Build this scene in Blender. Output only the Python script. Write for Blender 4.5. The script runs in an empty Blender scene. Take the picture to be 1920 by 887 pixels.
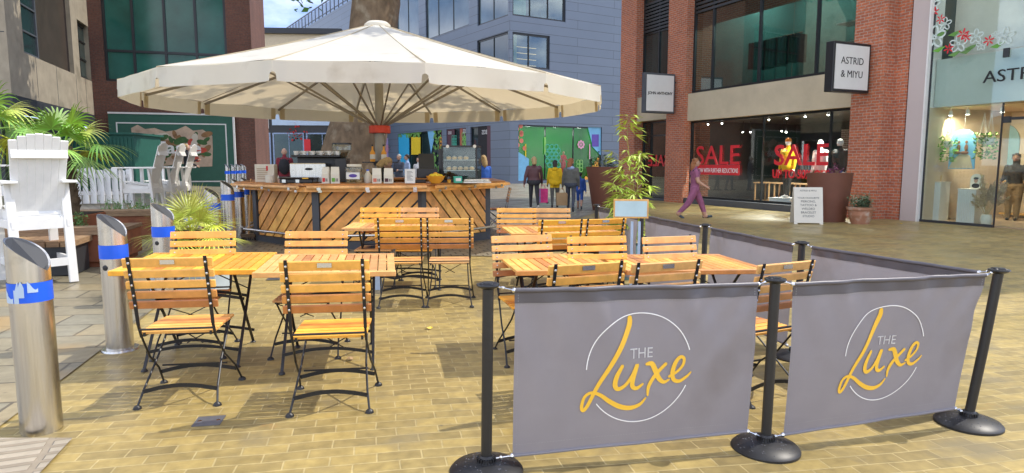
import bpy, bmesh, math, random
from math import sin, cos, pi, radians as R, atan2, sqrt, hypot
from mathutils import Vector, Matrix, Euler
rnd = random.Random(7)
S = bpy.context.scene
COL = S.collection
# ------------------------------------------------------------------ camera, sky, sun, exposure
H, PITCH, FPX = 1.47, math.atan(138/1220.0), 1220.0
cam_d = bpy.data.cameras.new('camera'); cam = bpy.data.objects.new('camera', cam_d); COL.objects.link(cam)
cam_d.sensor_width = 36; cam_d.lens = 36*FPX/1920; cam_d.clip_end = 3000; cam_d.clip_start = 0.05
cam.location = (0, 0, H); cam.rotation_euler = (pi/2-PITCH, 0, 0); S.camera = cam
SUN_EL, SUN_AZ = R(54), R(17)            # azimuth measured from +X towards +Y
W = bpy.data.worlds.new('World'); S.world = W; W.use_nodes = True
nt = W.node_tree; nt.nodes.clear()
wo = nt.nodes.new('ShaderNodeOutputWorld'); bg = nt.nodes.new('ShaderNodeBackground')
sk = nt.nodes.new('ShaderNodeTexSky'); sk.sky_type = 'NISHITA'; sk.sun_disc = False
sk.sun_elevation = SUN_EL; sk.sun_rotation = pi/2-SUN_AZ; sk.air_density = 1.0; sk.dust_density = .3; sk.altitude = 1500; sk.ozone_density = 2
tcw = nt.nodes.new('ShaderNodeTexCoord'); mpw = nt.nodes.new('ShaderNodeMapping'); mpw.inputs['Scale'].default_value = (1.3, 1.3, 3.2); mpw.inputs['Location'].default_value = (1.9, 2.4, .3)
nzw = nt.nodes.new('ShaderNodeTexNoise'); nzw.inputs['Scale'].default_value = 2.6; nzw.inputs['Detail'].default_value = 8; nzw.inputs['Roughness'].default_value = .62
rpw = nt.nodes.new('ShaderNodeValToRGB'); rpw.color_ramp.elements[0].position = .42; rpw.color_ramp.elements[1].position = .64
mxw = nt.nodes.new('ShaderNodeMixRGB'); mxw.inputs['Color2'].default_value = (12.5, 12.6, 13, 1)
L = nt.links.new
L(tcw.outputs['Generated'], mpw.inputs['Vector']); L(mpw.outputs['Vector'], nzw.inputs['Vector']); L(nzw.outputs['Fac'], rpw.inputs['Fac'])
# the clear, bluer part of the sky lies beyond the square (towards +Y, low); clouds cover the rest
spw = nt.nodes.new('ShaderNodeSeparateXYZ'); L(tcw.outputs['Generated'], spw.inputs[0])
mkw = nt.nodes.new('ShaderNodeMapRange'); mkw.inputs['From Min'].default_value = .35; mkw.inputs['From Max'].default_value = .85; mkw.inputs['To Min'].default_value = 1; mkw.inputs['To Max'].default_value = .28; L(spw.outputs['Y'], mkw.inputs['Value'])
mlw = nt.nodes.new('ShaderNodeMath'); mlw.operation = 'MULTIPLY'; L(rpw.outputs['Color'], mlw.inputs[0]); L(mkw.outputs['Result'], mlw.inputs[1])
tnw = nt.nodes.new('ShaderNodeMixRGB'); tnw.blend_type = 'MULTIPLY'; tnw.inputs['Fac'].default_value = 1; tnw.inputs['Color2'].default_value = (.42, .55, .80, 1); L(sk.outputs['Color'], tnw.inputs['Color1'])
L(mlw.outputs[0], mxw.inputs['Fac']); L(tnw.outputs['Color'], mxw.inputs['Color1'])
L(mxw.outputs['Color'], bg.inputs['Color']); bg.inputs['Strength'].default_value = .15; L(bg.outputs['Background'], wo.inputs['Surface'])
sun_d = bpy.data.lights.new('sun', 'SUN'); sun = bpy.data.objects.new('sun', sun_d); COL.objects.link(sun)
sun_d.energy = 2.4; sun_d.angle = R(.5); sun_d.color = (1, .93, .82)
sd = Vector((cos(SUN_EL)*cos(SUN_AZ), cos(SUN_EL)*sin(SUN_AZ), sin(SUN_EL)))
sun.rotation_euler = sd.to_track_quat('Z', 'Y').to_euler(); sun.location = (20, 5, 40)
S.view_settings.view_transform = 'Standard'; S.view_settings.look = 'None'; S.view_settings.gamma = 1
S.view_settings.use_curve_mapping = False; S.view_settings.exposure = 0.82
S.render.engine = 'CYCLES'
try:
    S.cycles.use_denoising = True; S.cycles.max_bounces = 8; S.cycles.transparent_max_bounces = 12; S.cycles.caustics_reflective = False; S.cycles.caustics_refractive = False
except Exception: pass

# ------------------------------------------------------------------ measuring helpers (photo pixel -> place)
def gz(x, y):
    t = (-4.2-max(x, -22))*1.2
    u = min(1, max(0, (x+1)/3.5)); w = min(1, max(0, (y-9)/6)); d = -.08*u*u*(3-2*u)*(1-w*w*(3-2*w))
    return d+.05/1.2*(t if t > 20 else math.log1p(math.exp(t)))
def ray(px, py):
    a = (443.5-py)/FPX; x = (px-960)/FPX
    return Vector((x, cos(PITCH)+a*sin(PITCH), -sin(PITCH)+a*cos(PITCH)))
def at(px, py, z=0.0, terrain=True):
    d = ray(px, py); zz = z
    for _ in range(25):
        t = (zz-H)/d.z; q = Vector((d.x*t, d.y*t, zz))
        if not terrain: return q
        zz = z+.5*(gz(q.x, q.y)+zz-z)
    return q
def atY(px, Y, z=1.2):
    return (px-960)/FPX*(Y*cos(PITCH)-(z-H)*sin(PITCH))
def zat(py, Y):                      # height of pixel row py at distance Y (x ~ any)
    d = ray(960, py); return H+d.z*Y/d.y

# ------------------------------------------------------------------ materials
MATS = {}
def newmat(name):
    m = bpy.data.materials.new(name); m.use_nodes = True; MATS[name] = m
    return m, m.node_tree, m.node_tree.nodes['Principled BSDF']
def setp(b, **k):
    for n, v in k.items():
        n = n.replace('_', ' ')
        if n in b.inputs: b.inputs[n].default_value = v
def mat(name, col, rough=.6, metal=0, var=.12, scale=6, bump=0, island=0, stretch=None, spec=.5, dirt=None):
    """plain procedural material: base colour, noise variation, optional per-piece variation and bump"""
    m, t, b = newmat(name); l = t.links.new
    setp(b, Roughness=rough, Metallic=metal, Specular_IOR_Level=spec)
    tc = t.nodes.new('ShaderNodeTexCoord'); mp = t.nodes.new('ShaderNodeMapping'); l(tc.outputs['Object'], mp.inputs['Vector'])
    if stretch: mp.inputs['Scale'].default_value = stretch
    nz = t.nodes.new('ShaderNodeTexNoise'); nz.inputs['Scale'].default_value = scale; nz.inputs['Detail'].default_value = 6; nz.inputs['Roughness'].default_value = .6
    l(mp.outputs['Vector'], nz.inputs['Vector'])
    hs = t.nodes.new('ShaderNodeHueSaturation'); hs.inputs['Color'].default_value = (*col, 1)
    mr = t.nodes.new('ShaderNodeMapRange'); mr.inputs['From Min'].default_value = .25; mr.inputs['From Max'].default_value = .75
    mr.inputs['To Min'].default_value = 1-var; mr.inputs['To Max'].default_value = 1+var
    l(nz.outputs['Fac'], mr.inputs['Value'])
    val = mr.outputs['Result']
    if island:
        g = t.nodes.new('ShaderNodeNewGeometry'); mr2 = t.nodes.new('ShaderNodeMapRange')
        mr2.inputs['To Min'].default_value = 1-island; mr2.inputs['To Max'].default_value = 1+island
        l(g.outputs['Random Per Island'], mr2.inputs['Value'])
        oi = t.nodes.new('ShaderNodeObjectInfo'); mo = t.nodes.new('ShaderNodeMapRange'); mo.inputs['To Min'].default_value = 1-island*.5; mo.inputs['To Max'].default_value = 1+island*.5; l(oi.outputs['Random'], mo.inputs['Value'])
        mq = t.nodes.new('ShaderNodeMath'); mq.operation = 'MULTIPLY'; l(val, mq.inputs[0]); l(mo.outputs['Result'], mq.inputs[1]); val = mq.outputs[0]
        sa = t.nodes.new('ShaderNodeMapRange'); sa.inputs['To Min'].default_value = 1-island*.45; sa.inputs['To Max'].default_value = 1+island*.2; l(oi.outputs['Random'], sa.inputs['Value']); l(sa.outputs['Result'], hs.inputs['Saturation'])
        mu = t.nodes.new('ShaderNodeMath'); mu.operation = 'MULTIPLY'; l(val, mu.inputs[0]); l(mr2.outputs['Result'], mu.inputs[1]); val = mu.outputs[0]
        mh = t.nodes.new('ShaderNodeMapRange'); mh.inputs['To Min'].default_value = .5-island*.045; mh.inputs['To Max'].default_value = .5+island*.045
        l(g.outputs['Random Per Island'], mh.inputs['Value']); l(mh.outputs['Result'], hs.inputs['Hue'])
    l(val, hs.inputs['Value'])
    out = hs.outputs['Color']
    if dirt:
        n2 = t.nodes.new('ShaderNodeTexNoise'); n2.inputs['Scale'].default_value = dirt[1]; n2.inputs['Detail'].default_value = 7; l(tc.outputs['Object'], n2.inputs['Vector'])
        rp = t.nodes.new('ShaderNodeValToRGB'); rp.color_ramp.elements[0].position = dirt[2]; rp.color_ramp.elements[1].position = dirt[2]+.16
        l(n2.outputs['Fac'], rp.inputs['Fac'])
        mx = t.nodes.new('ShaderNodeMixRGB'); mx.inputs['Color2'].default_value = (*dirt[0], 1); l(rp.outputs['Color'], mx.inputs['Fac']); l(out, mx.inputs['Color1']); out = mx.outputs['Color']
    l(out, b.inputs['Base Color'])
    if bump:
        bp = t.nodes.new('ShaderNodeBump'); bp.inputs['Strength'].default_value = bump; bp.inputs['Distance'].default_value = .02
        l(nz.outputs['Fac'], bp.inputs['Height']); l(bp.outputs['Normal'], b.inputs['Normal'])
    return m
def glow(name, col, s):
    m, t, b = newmat(name); setp(b, Emission_Color=(*col, 1), Emission_Strength=s, Base_Color=(*col, 1)); return m
def brickmat(name, c1, c2, mortar, w, h, ms, axes='xz', rot=0, rough=.8, bump=.4, stain=None, vary=.25, wet=None, offset=.5, big=.22):
    m, t, b = newmat(name); l = t.links.new
    setp(b, Roughness=rough)
    tc = t.nodes.new('ShaderNodeTexCoord')
    if axes == 'xz':
        sp = t.nodes.new('ShaderNodeSeparateXYZ'); cb = t.nodes.new('ShaderNodeCombineXYZ'); ad = t.nodes.new('ShaderNodeMath')
        l(tc.outputs['Object'], sp.inputs[0]); l(sp.outputs['X'], ad.inputs[0]); l(sp.outputs['Y'], ad.inputs[1]); l(ad.outputs[0], cb.inputs['X']); l(sp.outputs['Z'], cb.inputs['Y']); vec = cb.outputs[0]
    else:
        mp = t.nodes.new('ShaderNodeMapping'); mp.inputs['Rotation'].default_value = (0, 0, rot); l(tc.outputs['Object'], mp.inputs['Vector']); vec = mp.outputs['Vector']
        nd = t.nodes.new('ShaderNodeTexNoise'); nd.inputs['Scale'].default_value = 2.2; l(vec, nd.inputs['Vector'])
        va = t.nodes.new('ShaderNodeVectorMath'); va.operation = 'MULTIPLY_ADD'; va.inputs[1].default_value = (.03, .03, 0); l(nd.outputs['Color'], va.inputs[0]); l(vec, va.inputs[2]); vec = va.outputs[0]
    br = t.nodes.new('ShaderNodeTexBrick'); br.offset = offset; l(vec, br.inputs['Vector'])
    br.inputs['Scale'].default_value = 1; br.inputs['Brick Width'].default_value = w; br.inputs['Row Height'].default_value = h
    br.inputs['Mortar Size'].default_value = ms; br.inputs['Mortar Smooth'].default_value = .3; br.inputs['Bias'].default_value = -.1
    br.inputs['Color1'].default_value = (*c1, 1); br.inputs['Color2'].default_value = (*c2, 1); br.inputs['Mortar'].default_value = (*mortar, 1)
    n1 = t.nodes.new('ShaderNodeTexNoise'); n1.inputs['Scale'].default_value = 14; n1.inputs['Detail'].default_value = 6; l(vec, n1.inputs['Vector'])
    n2 = t.nodes.new('ShaderNodeTexNoise'); n2.inputs['Scale'].default_value = .6; n2.inputs['Detail'].default_value = 5; l(vec, n2.inputs['Vector'])
    hs = t.nodes.new('ShaderNodeHueSaturation'); l(br.outputs['Color'], hs.inputs['Color'])
    m1 = t.nodes.new('ShaderNodeMapRange'); m1.inputs['From Min'].default_value = .25; m1.inputs['From Max'].default_value = .75; m1.inputs['To Min'].default_value = 1-vary; m1.inputs['To Max'].default_value = 1+vary; l(n1.outputs['Fac'], m1.inputs['Value'])
    m2 = t.nodes.new('ShaderNodeMapRange'); m2.inputs['From Min'].default_value = .3; m2.inputs['From Max'].default_value = .7; m2.inputs['To Min'].default_value = 1-big; m2.inputs['To Max'].default_value = 1+big; l(n2.outputs['Fac'], m2.inputs['Value'])
    mu = t.nodes.new('ShaderNodeMath'); mu.operation = 'MULTIPLY'; l(m1.outputs[0], mu.inputs[0]); l(m2.outputs[0], mu.inputs[1]); l(mu.outputs[0], hs.inputs['Value'])
    out = hs.outputs['Color']
    if stain:
        n3 = t.nodes.new('ShaderNodeTexNoise'); n3.inputs['Scale'].default_value = stain[1]; n3.inputs['Detail'].default_value = 8; l(vec, n3.inputs['Vector'])
        rp = t.nodes.new('ShaderNodeValToRGB'); rp.color_ramp.elements[0].position = stain[2]; rp.color_ramp.elements[1].position = stain[2]+.14; rp.color_ramp.elements[1].color = (.75, .75, .75, 1); l(n3.outputs['Fac'], rp.inputs['Fac'])
        mx = t.nodes.new('ShaderNodeMixRGB'); mx.inputs['Color2'].default_value = (*stain[0], 1); l(rp.outputs['Color'], mx.inputs['Fac']); l(out, mx.inputs['Color1']); out = mx.outputs['Color']
    if wet:
        vo = t.nodes.new('ShaderNodeTexVoronoi'); vo.inputs['Scale'].default_value = 3.1; l(vec, vo.inputs['Vector'])
        rv = t.nodes.new('ShaderNodeValToRGB'); rv.color_ramp.elements[0].position = .035; rv.color_ramp.elements[0].color = (.6, .6, .6, 1); rv.color_ramp.elements[1].position = .06; rv.color_ramp.elements[1].color = (0, 0, 0, 1); l(vo.outputs['Distance'], rv.inputs['Fac'])
        mg = t.nodes.new('ShaderNodeMixRGB'); mg.inputs['Color2'].default_value = (.07, .06, .045, 1); l(rv.outputs['Color'], mg.inputs['Fac']); l(out, mg.inputs['Color1']); out = mg.outputs['Color']
        n6 = t.nodes.new('ShaderNodeTexNoise'); n6.inputs['Scale'].default_value = 1.9; n6.inputs['Detail'].default_value = 5; n6.inputs['Roughness'].default_value = .7; va6 = t.nodes.new('ShaderNodeVectorMath'); va6.inputs[1].default_value = (31, 17, 0); l(vec, va6.inputs[0]); l(va6.outputs[0], n6.inputs['Vector'])
        r6 = t.nodes.new('ShaderNodeValToRGB'); r6.color_ramp.elements[0].position = .66; r6.color_ramp.elements[1].position = .76; r6.color_ramp.elements[1].color = (.6, .6, .6, 1); l(n6.outputs['Fac'], r6.inputs['Fac'])
        m6 = t.nodes.new('ShaderNodeMixRGB'); m6.inputs['Color2'].default_value = (.30, .13, .03, 1); l(r6.outputs['Color'], m6.inputs['Fac']); l(out, m6.inputs['Color1']); out = m6.outputs['Color']
    l(out, b.inputs['Base Color'])
    if wet:
        n4 = t.nodes.new('ShaderNodeTexNoise'); n4.inputs['Scale'].default_value = 1.1; n4.inputs['Detail'].default_value = 7; l(vec, n4.inputs['Vector'])
        m4 = t.nodes.new('ShaderNodeMapRange'); m4.inputs['From Min'].default_value = .35; m4.inputs['From Max'].default_value = .65; m4.inputs['To Min'].default_value = wet[0]; m4.inputs['To Max'].default_value = wet[1]
        l(n4.outputs['Fac'], m4.inputs['Value']); l(m4.outputs[0], b.inputs['Roughness'])
    mb = t.nodes.new('ShaderNodeMath'); mb.operation = 'MULTIPLY_ADD'; mb.inputs[1].default_value = -1; l(br.outputs['Fac'], mb.inputs[0])
    ms2 = t.nodes.new('ShaderNodeMath'); ms2.operation = 'MULTIPLY'; ms2.inputs[1].default_value = .35; l(n1.outputs['Fac'], ms2.inputs[0]); l(ms2.outputs[0], mb.inputs[2])
    bp = t.nodes.new('ShaderNodeBump'); bp.inputs['Strength'].default_value = bump; bp.inputs['Distance'].default_value = .012; l(mb.outputs[0], bp.inputs['Height']); l(bp.outputs['Normal'], b.inputs['Normal'])
    return m
def glassmat(name, tint, refl=.25, rough=.02):
    m, t, b = newmat(name); l = t.links.new
    o = t.nodes['Material Output']; t.nodes.remove(b)
    tr = t.nodes.new('ShaderNodeBsdfTransparent'); tr.inputs['Color'].default_value = (*tint, 1)
    gl = t.nodes.new('ShaderNodeBsdfGlossy'); gl.inputs['Roughness'].default_value = rough; gl.inputs['Color'].default_value = (.95, 1, 1, 1)
    lw = t.nodes.new('ShaderNodeLayerWeight'); lw.inputs['Blend'].default_value = .35
    mr = t.nodes.new('ShaderNodeMapRange'); mr.inputs['To Min'].default_value = refl*.4; mr.inputs['To Max'].default_value = min(1, refl*2.2); l(lw.outputs['Facing'], mr.inputs['Value'])
    mx = t.nodes.new('ShaderNodeMixShader'); l(mr.outputs[0], mx.inputs['Fac']); l(tr.outputs[0], mx.inputs[1]); l(gl.outputs[0], mx.inputs[2]); l(mx.outputs[0], o.inputs['Surface'])
    return m
def clothmat(name, col, transl=.3, rough=.7, var=.06, scale=3, tcol=None, dirt=None, bump=0):
    m = mat(name, col, rough, var=var, scale=scale, dirt=dirt, bump=bump); t = m.node_tree; l = t.links.new; b = t.nodes['Principled BSDF']; o = t.nodes['Material Output']
    tr = t.nodes.new('ShaderNodeBsdfTranslucent'); src = b.inputs['Base Color'].links[0].from_socket
    if tcol: tr.inputs['Color'].default_value = (*tcol, 1)
    else: l(src, tr.inputs['Color'])
    mx = t.nodes.new('ShaderNodeMixShader'); mx.inputs['Fac'].default_value = transl; l(b.outputs[0], mx.inputs[1]); l(tr.outputs[0], mx.inputs[2]); l(mx.outputs[0], o.inputs['Surface'])
    return m

mat('teak', (.70, .315, .07), .42, var=.28, scale=9, island=.3, stretch=(1, 1, 1), bump=.08)
mat('teak_pale', (.68, .38, .13), .45, var=.22, scale=9, island=.25, bump=.08)
mat('bar_wood', (.84, .41, .115), .42, var=.38, scale=5, island=.28, stretch=(1, 1, 1), bump=.05)
mat('bar_top_wood', (.42, .15, .03), .3, var=.3, scale=5, island=.15)
mat('iron', (.022, .024, .028), .38, metal=.4, var=.2, scale=40, spec=.6)
mat('steel', (.62, .60, .56), .27, metal=1, var=.16, scale=5, stretch=(9, 9, .5), bump=.06, dirt=((.34, .30, .25), 5, .60))
mat('chrome', (.7, .7, .7), .2, metal=1, var=.05)
mat('blue_tape', (.008, .11, .75), .4, var=.06)
mat('pale_tape', (.45, .58, .75), .4, var=.06)
mat('white_paint', (.80, .80, .78), .5, var=.05, scale=9, bump=.1)
mat('rust', (.27, .095, .045), .8, var=.25, scale=5, dirt=((.14, .05, .035), 3, .55))
mat('brown_pot', (.17, .065, .04), .6, var=.1, scale=3)
mat('weathered_wood', (.30, .19, .10), .75, var=.35, scale=8, island=.25, stretch=(1, 1, 8))
mat('grey_metal', (.075, .082, .095), .5, var=.1)
mat('charcoal', (.03, .033, .038), .5, var=.1)
mat('black_rubber', (.015, .015, .016), .45, var=.2, scale=30)
mat('black_plastic', (.016, .016, .018), .35, var=.1)
mat('thread', (.36, .35, .37)); mat('drop', (.10, .10, .11), .06, spec=1); mat('post_black', (.02, .02, .021), .38, var=.15, scale=20)
mat('green_shed', (.014, .10, .07), .6, var=.15)
mat('hoarding_green', (.025, .11, .075), .6, var=.1)
mat('concrete', (.31, .265, .195), .85, var=.2, scale=2.2, bump=.1, dirt=((.2, .17, .12), 1.2, .55))
mat('dark_band', (.03, .034, .042), .6, var=.1)
mat('window_black', (.012, .014, .016), .35, var=.1)
mat('pane_dark', (.018, .035, .035), .06, var=.5, scale=.8, spec=1)
mat('pane_green', (.02, .115, .09), .12, var=.5, scale=.5, spec=.35)
mat('pane_blue', (.10, .145, .17), .06, var=.35, scale=.35, spec=1)
mat('pane_brown', (.055, .04, .03), .3, var=.3, scale=2)
mat('stone_band', (.55, .47, .33), .8, var=.14, scale=1.2, bump=.08)
mat('pale_pink', (.55, .47, .45), .6, var=.04, scale=1)
mat('cream', (.55, .47, .34), .8, var=.08)
mat('white_sign', (.75, .75, .73), .5, var=.03)
mat('paper', (.72, .69, .6), .7, var=.05)
mat('cardboard', (.38, .25, .13), .8, var=.12)
mat('ink', (.012, .012, .014), .5, var=.05)
mat('ink_grey', (.10, .10, .10), .6, var=.05)
mat('sale_red', (.62, .02, .03), .5, var=.05)
mat('collar_red', (.62, .05, .02), .5, var=.1)
mat('logo_yellow', (.92, .55, .05), .5, var=.03)
mat('logo_white', (.9, .9, .9), .5, var=.02)
mat('terracotta', (.42, .2, .12), .8, var=.15, dirt=((.55, .42, .34), 6, .5))
mat('soil', (.035, .025, .018), .95, var=.3, scale=30)
mat('bark', (.16, .11, .065), .9, var=.45, scale=5, bump=.9, stretch=(1, 1, .6), dirt=((.27, .22, .15), 2.6, .54))
mat('palm_trunk', (.12, .085, .05), .95, var=.4, scale=14, bump=.8)
mat('leaf', (.05, .115, .022), .55, var=.3, scale=.6, island=.45)
mat('palm_leaf', (.26, .48, .07), .5, var=.2, scale=3, island=.35)
mat('palm_leaf_yellow', (.55, .60, .09), .5, var=.2, scale=3, island=.3)
mat('bamboo_leaf', (.48, .60, .06), .5, var=.2, scale=3, island=.35)
mat('bamboo_cane', (.30, .26, .05), .5, var=.2)
mat('herb_leaf', (.12, .30, .045), .6, var=.2, scale=3, island=.4)
mat('lavender', (.13, .19, .11), .7, var=.2, island=.4)
mat('pampas', (.55, .42, .24), .9, var=.15, island=.25)
mat('pale_blue_pot', (.45, .55, .62), .5, var=.06)
mat('aqua_pot', (.22, .42, .46), .5, var=.08)
mat('skin', (.50, .29, .20), .6, var=.06)
mat('skin_dark', (.2, .1, .06), .6, var=.06)
mat('hair_blond', (.42, .29, .13), .7, var=.25, scale=40)
mat('hair_ginger', (.30, .12, .045), .7, var=.25, scale=40)
mat('hair_dark', (.02, .014, .01), .6, var=.2, scale=40)
mat('hair_grey', (.35, .33, .3), .7, var=.2, scale=40)
for n, c in dict(maroon=(.095, .04, .045), black=(.014, .014, .017), charcoal=(.035, .036, .042), mustard=(.75, .47, .01), grey_leather=(.11, .11, .10), denim=(.05, .06, .085), navy=(.03, .09, .36), plum=(.30, .10, .19), white=(.72, .71, .68), red=(.55, .02, .02), wine=(.19, .018, .028), blue=(.03, .12, .5), lilac=(.35, .28, .5), pink=(.75, .06, .25), tan=(.35, .22, .11), trainer=(.05, .07, .09), orange=(.7, .24, .02), teal=(.02, .19, .19), shirtblue=(.3, .4, .6), leopard=(.19, .12, .06)).items():
    mat('cloth_'+n, c, .85, var=.28, scale=9, bump=.6)
mat('puffer', (.105, .042, .046), .5, var=.15, scale=6, bump=.5)
clothmat('canopy_cloth', (.76, .755, .68), .36, .7, var=.07, scale=1.3, tcol=(.84, .70, .46), dirt=((.55, .53, .46), 2.2, .60), bump=.3)
clothmat('canopy_reinforce', (.62, .53, .36), .35, .7)
clothmat('banner_cloth', (.315, .30, .33), .26, .42, var=.07, scale=3, dirt=((.26, .24, .25), 1.6, .57), bump=.1)
clothmat('banner_hem_shaded', (.115, .108, .122), .08, .4, var=.06, scale=7)  # same cloth doubled; its weaker backlight is put into the darker colour
glassmat('glass_clear', (.94, .98, .97), .075)
glassmat('glass_shop', (.6, .72, .7), .2)
glassmat('glass_case', (.92, .97, .96), .1)
glassmat('glass_store', (.93, .98, .96), .09)
brickmat('paver', (.37, .275, .095), (.225, .172, .068), (.43, .34, .155), .225, .102, .005, axes='xy', rot=-R(12), bump=.6, stain=((.20, .165, .09), 2.3, .57), wet=(.3, .6), vary=.24, big=.14)
brickmat('flag', (.20, .185, .135), (.27, .22, .13), (.10, .085, .06), .62, .4, .012, axes='xy', rot=-R(12), bump=.4, stain=((.36, .24, .1), 1.3, .55), wet=(.35, .6), vary=.15, big=.3)
brickmat('sett', (.22, .195, .14), (.27, .235, .165), (.055, .05, .042), .2, .2, .013, axes='xy', rot=-R(12), bump=.5, stain=((.24, .19, .1), 1., .57), wet=(.3, .55), vary=.18)
brickmat('tactile', (.42, .36, .27), (.38, .33, .25), (.3, .25, .18), .5, .09, .02, axes='xy', rot=-R(22), bump=.9, wet=(.5, .7), vary=.12, offset=0)
brickmat('red_brick', (.52, .155, .068), (.38, .112, .058), (.40, .32, .26), .225, .075, .009, bump=.5, vary=.3, big=.12)
brickmat('dark_brick', (.16, .065, .042), (.12, .052, .038), (.09, .07, .055), .225, .075, .008, bump=.4, vary=.3)
brickmat('zinc', (.112, .147, .205), (.122, .157, .218), (.03, .035, .045), 9.1, .62, .014, bump=.3, rough=.42, vary=.02, offset=.37, big=.04)
brickmat('zinc_dark', (.075, .09, .12), (.09, .105, .135), (.015, .018, .022), 3.4, .62, .018, bump=.4, rough=.45, vary=.06, offset=.37, big=.1)

# ------------------------------------------------------------------ mesh builder
class MB:
    def __init__(s): s.v = []; s.f = []; s.mi = []; s.m = 0; s.T = Matrix.Identity(4)
    def add(s, vs, fs):
        o = len(s.v); s.v += [s.T @ Vector(v) for v in vs]; s.f += [tuple(i+o for i in f) for f in fs]; s.mi += [s.m]*len(fs)
    def box(s, x0, x1, y0, y1, z0, z1, M=None):
        vs = [Vector((x, y, z)) for x in (x0, x1) for y in (y0, y1) for z in (z0, z1)]
        if M: vs = [M @ v for v in vs]
        s.add(vs, [(0, 1, 3, 2), (4, 6, 7, 5), (0, 4, 5, 1), (2, 3, 7, 6), (0, 2, 6, 4), (1, 5, 7, 3)])
    def bar(s, a, b, w, h, up=(0, 0, 1)):        # rectangular bar from a to b
        a = Vector(a); b = Vector(b); d = b-a; l = d.length
        if l < 1e-6: return
        d /= l; u = Vector(up); x = d.cross(u)
        if x.length < 1e-4: x = d.cross(Vector((0, 1, 0)))
        x.normalize(); u = x.cross(d)
        vs = [p+x*(i*w/2)+u*(j*h/2) for p in (a, b) for i, j in ((-1, -1), (1, -1), (1, 1), (-1, 1))]
        s.add(vs, [(0, 3, 2, 1), (4, 5, 6, 7), (0, 1, 5, 4), (1, 2, 6, 5), (2, 3, 7, 6), (3, 0, 4, 7)])
    def tube(s, pts, r, n=8, cap=True):
        pts = [Vector(p) for p in pts]; k = len(pts); rs = r if isinstance(r, (list, tuple)) else [r]*k
        vs = []; px = None
        for i, p in enumerate(pts):
            d = (pts[min(i+1, k-1)]-pts[max(i-1, 0)]).normalized()
            if px is None:
                px = d.cross(Vector((0, 0, 1)))
                if px.length < .05: px = d.cross(Vector((0, 1, 0)))
            px = (px-d*px.dot(d)).normalized(); py = d.cross(px)
            vs += [p+(px*cos(2*pi*j/n)+py*sin(2*pi*j/n))*rs[i] for j in range(n)]
        fs = [(i*n+j, i*n+(j+1) % n, (i+1)*n+(j+1) % n, (i+1)*n+j) for i in range(k-1) for j in range(n)]
        if cap: fs += [tuple(range(n-1, -1, -1)), tuple(range((k-1)*n, k*n))]
        s.add(vs, fs)
    def lathe(s, prof, n=24, c=(0, 0, 0), cap=True):   # prof: list of (r, z)
        c = Vector(c); vs = [c+Vector((r*cos(2*pi*j/n), r*sin(2*pi*j/n), z)) for r, z in prof for j in range(n)]
        k = len(prof); fs = [(i*n+j, i*n+(j+1) % n, (i+1)*n+(j+1) % n, (i+1)*n+j) for i in range(k-1) for j in range(n)]
        if cap: fs += [tuple(range(n-1, -1, -1)), tuple(range((k-1)*n, k*n))]
        s.add(vs, fs)
    def prism(s, poly, d, M=None):                    # polygon (x,y) extruded 0..d in z
        n = len(poly); vs = [Vector((x, y, 0)) for x, y in poly]+[Vector((x, y, d)) for x, y in poly]
        if M: vs = [M @ v for v in vs]
        s.add(vs, [tuple(range(n-1, -1, -1)), tuple(range(n, 2*n))]+[(i, (i+1) % n, n+(i+1) % n, n+i) for i in range(n)])
    def ball(s, c, r, n=12, m=8, M=None):
        rx, ry, rz = r if isinstance(r, (tuple, list)) else (r, r, r); c = Vector(c)
        vs = [Vector((0, 0, -rz))]+[Vector((rx*sin(pi*i/m)*cos(2*pi*j/n), ry*sin(pi*i/m)*sin(2*pi*j/n), -rz*cos(pi*i/m))) for i in range(1, m) for j in range(n)]+[Vector((0, 0, rz))]
        if M: vs = [M @ v for v in vs]
        vs = [c+v for v in vs]
        fs = [(0, 1+(j+1) % n, 1+j) for j in range(n)]+[(1+i*n+j, 1+i*n+(j+1) % n, 1+(i+1)*n+(j+1) % n, 1+(i+1)*n+j) for i in range(m-2) for j in range(n)]
        e = len(vs)-1; fs += [(e, 1+(m-2)*n+j, 1+(m-2)*n+(j+1) % n) for j in range(n)]
        s.add(vs, fs)
    def quad(s, a, b, c, d): s.add([a, b, c, d], [(0, 1, 2, 3)])
    def mesh(s, name, mats, smooth=False, bevel=0):
        me = bpy.data.meshes.new(name); me.from_pydata([tuple(v) for v in s.v], [], s.f)
        for m in (mats if isinstance(mats, (list, tuple)) else [mats]): me.materials.append(MATS[m])
        if any(s.mi): me.polygons.foreach_set('material_index', s.mi)
        bm = bmesh.new(); bm.from_mesh(me); bmesh.ops.recalc_face_normals(bm, faces=bm.faces)
        if bevel: bmesh.ops.bevel(bm, geom=[e for e in bm.edges if len(e.link_faces) == 2 and e.calc_face_angle() > .6], offset=bevel, segments=1, affect='EDGES', clamp_overlap=True)
        bm.to_mesh(me); bm.free()
        if smooth:
            me.polygons.foreach_set('use_smooth', [True]*len(me.polygons))
            try: me.set_sharp_from_angle(angle=R(40))
            except Exception: pass
        me.update(); return me
    def build(s, name, mats, parent=None, smooth=False, bevel=0):
        o = bpy.data.objects.new(name, s.mesh(name, mats, smooth, bevel)); COL.objects.link(o)
        if parent is not None: o.parent = parent
        return o
def tag(o, label, cat, group=None):
    o['label'] = label; o['category'] = cat
    if group: o['group'] = group
    return o
def thing(name, label, cat, loc=(0, 0, 0), rz=0, group=None):
    o = bpy.data.objects.new(name, None); COL.objects.link(o); o.location = loc; o.rotation_euler = (0, 0, rz); o.empty_display_size = .2
    return tag(o, label, cat, group)
def struct(name, mb, m, smooth=False):
    o = mb.build(name, m, None, smooth); o['kind'] = 'structure'; return o
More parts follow.
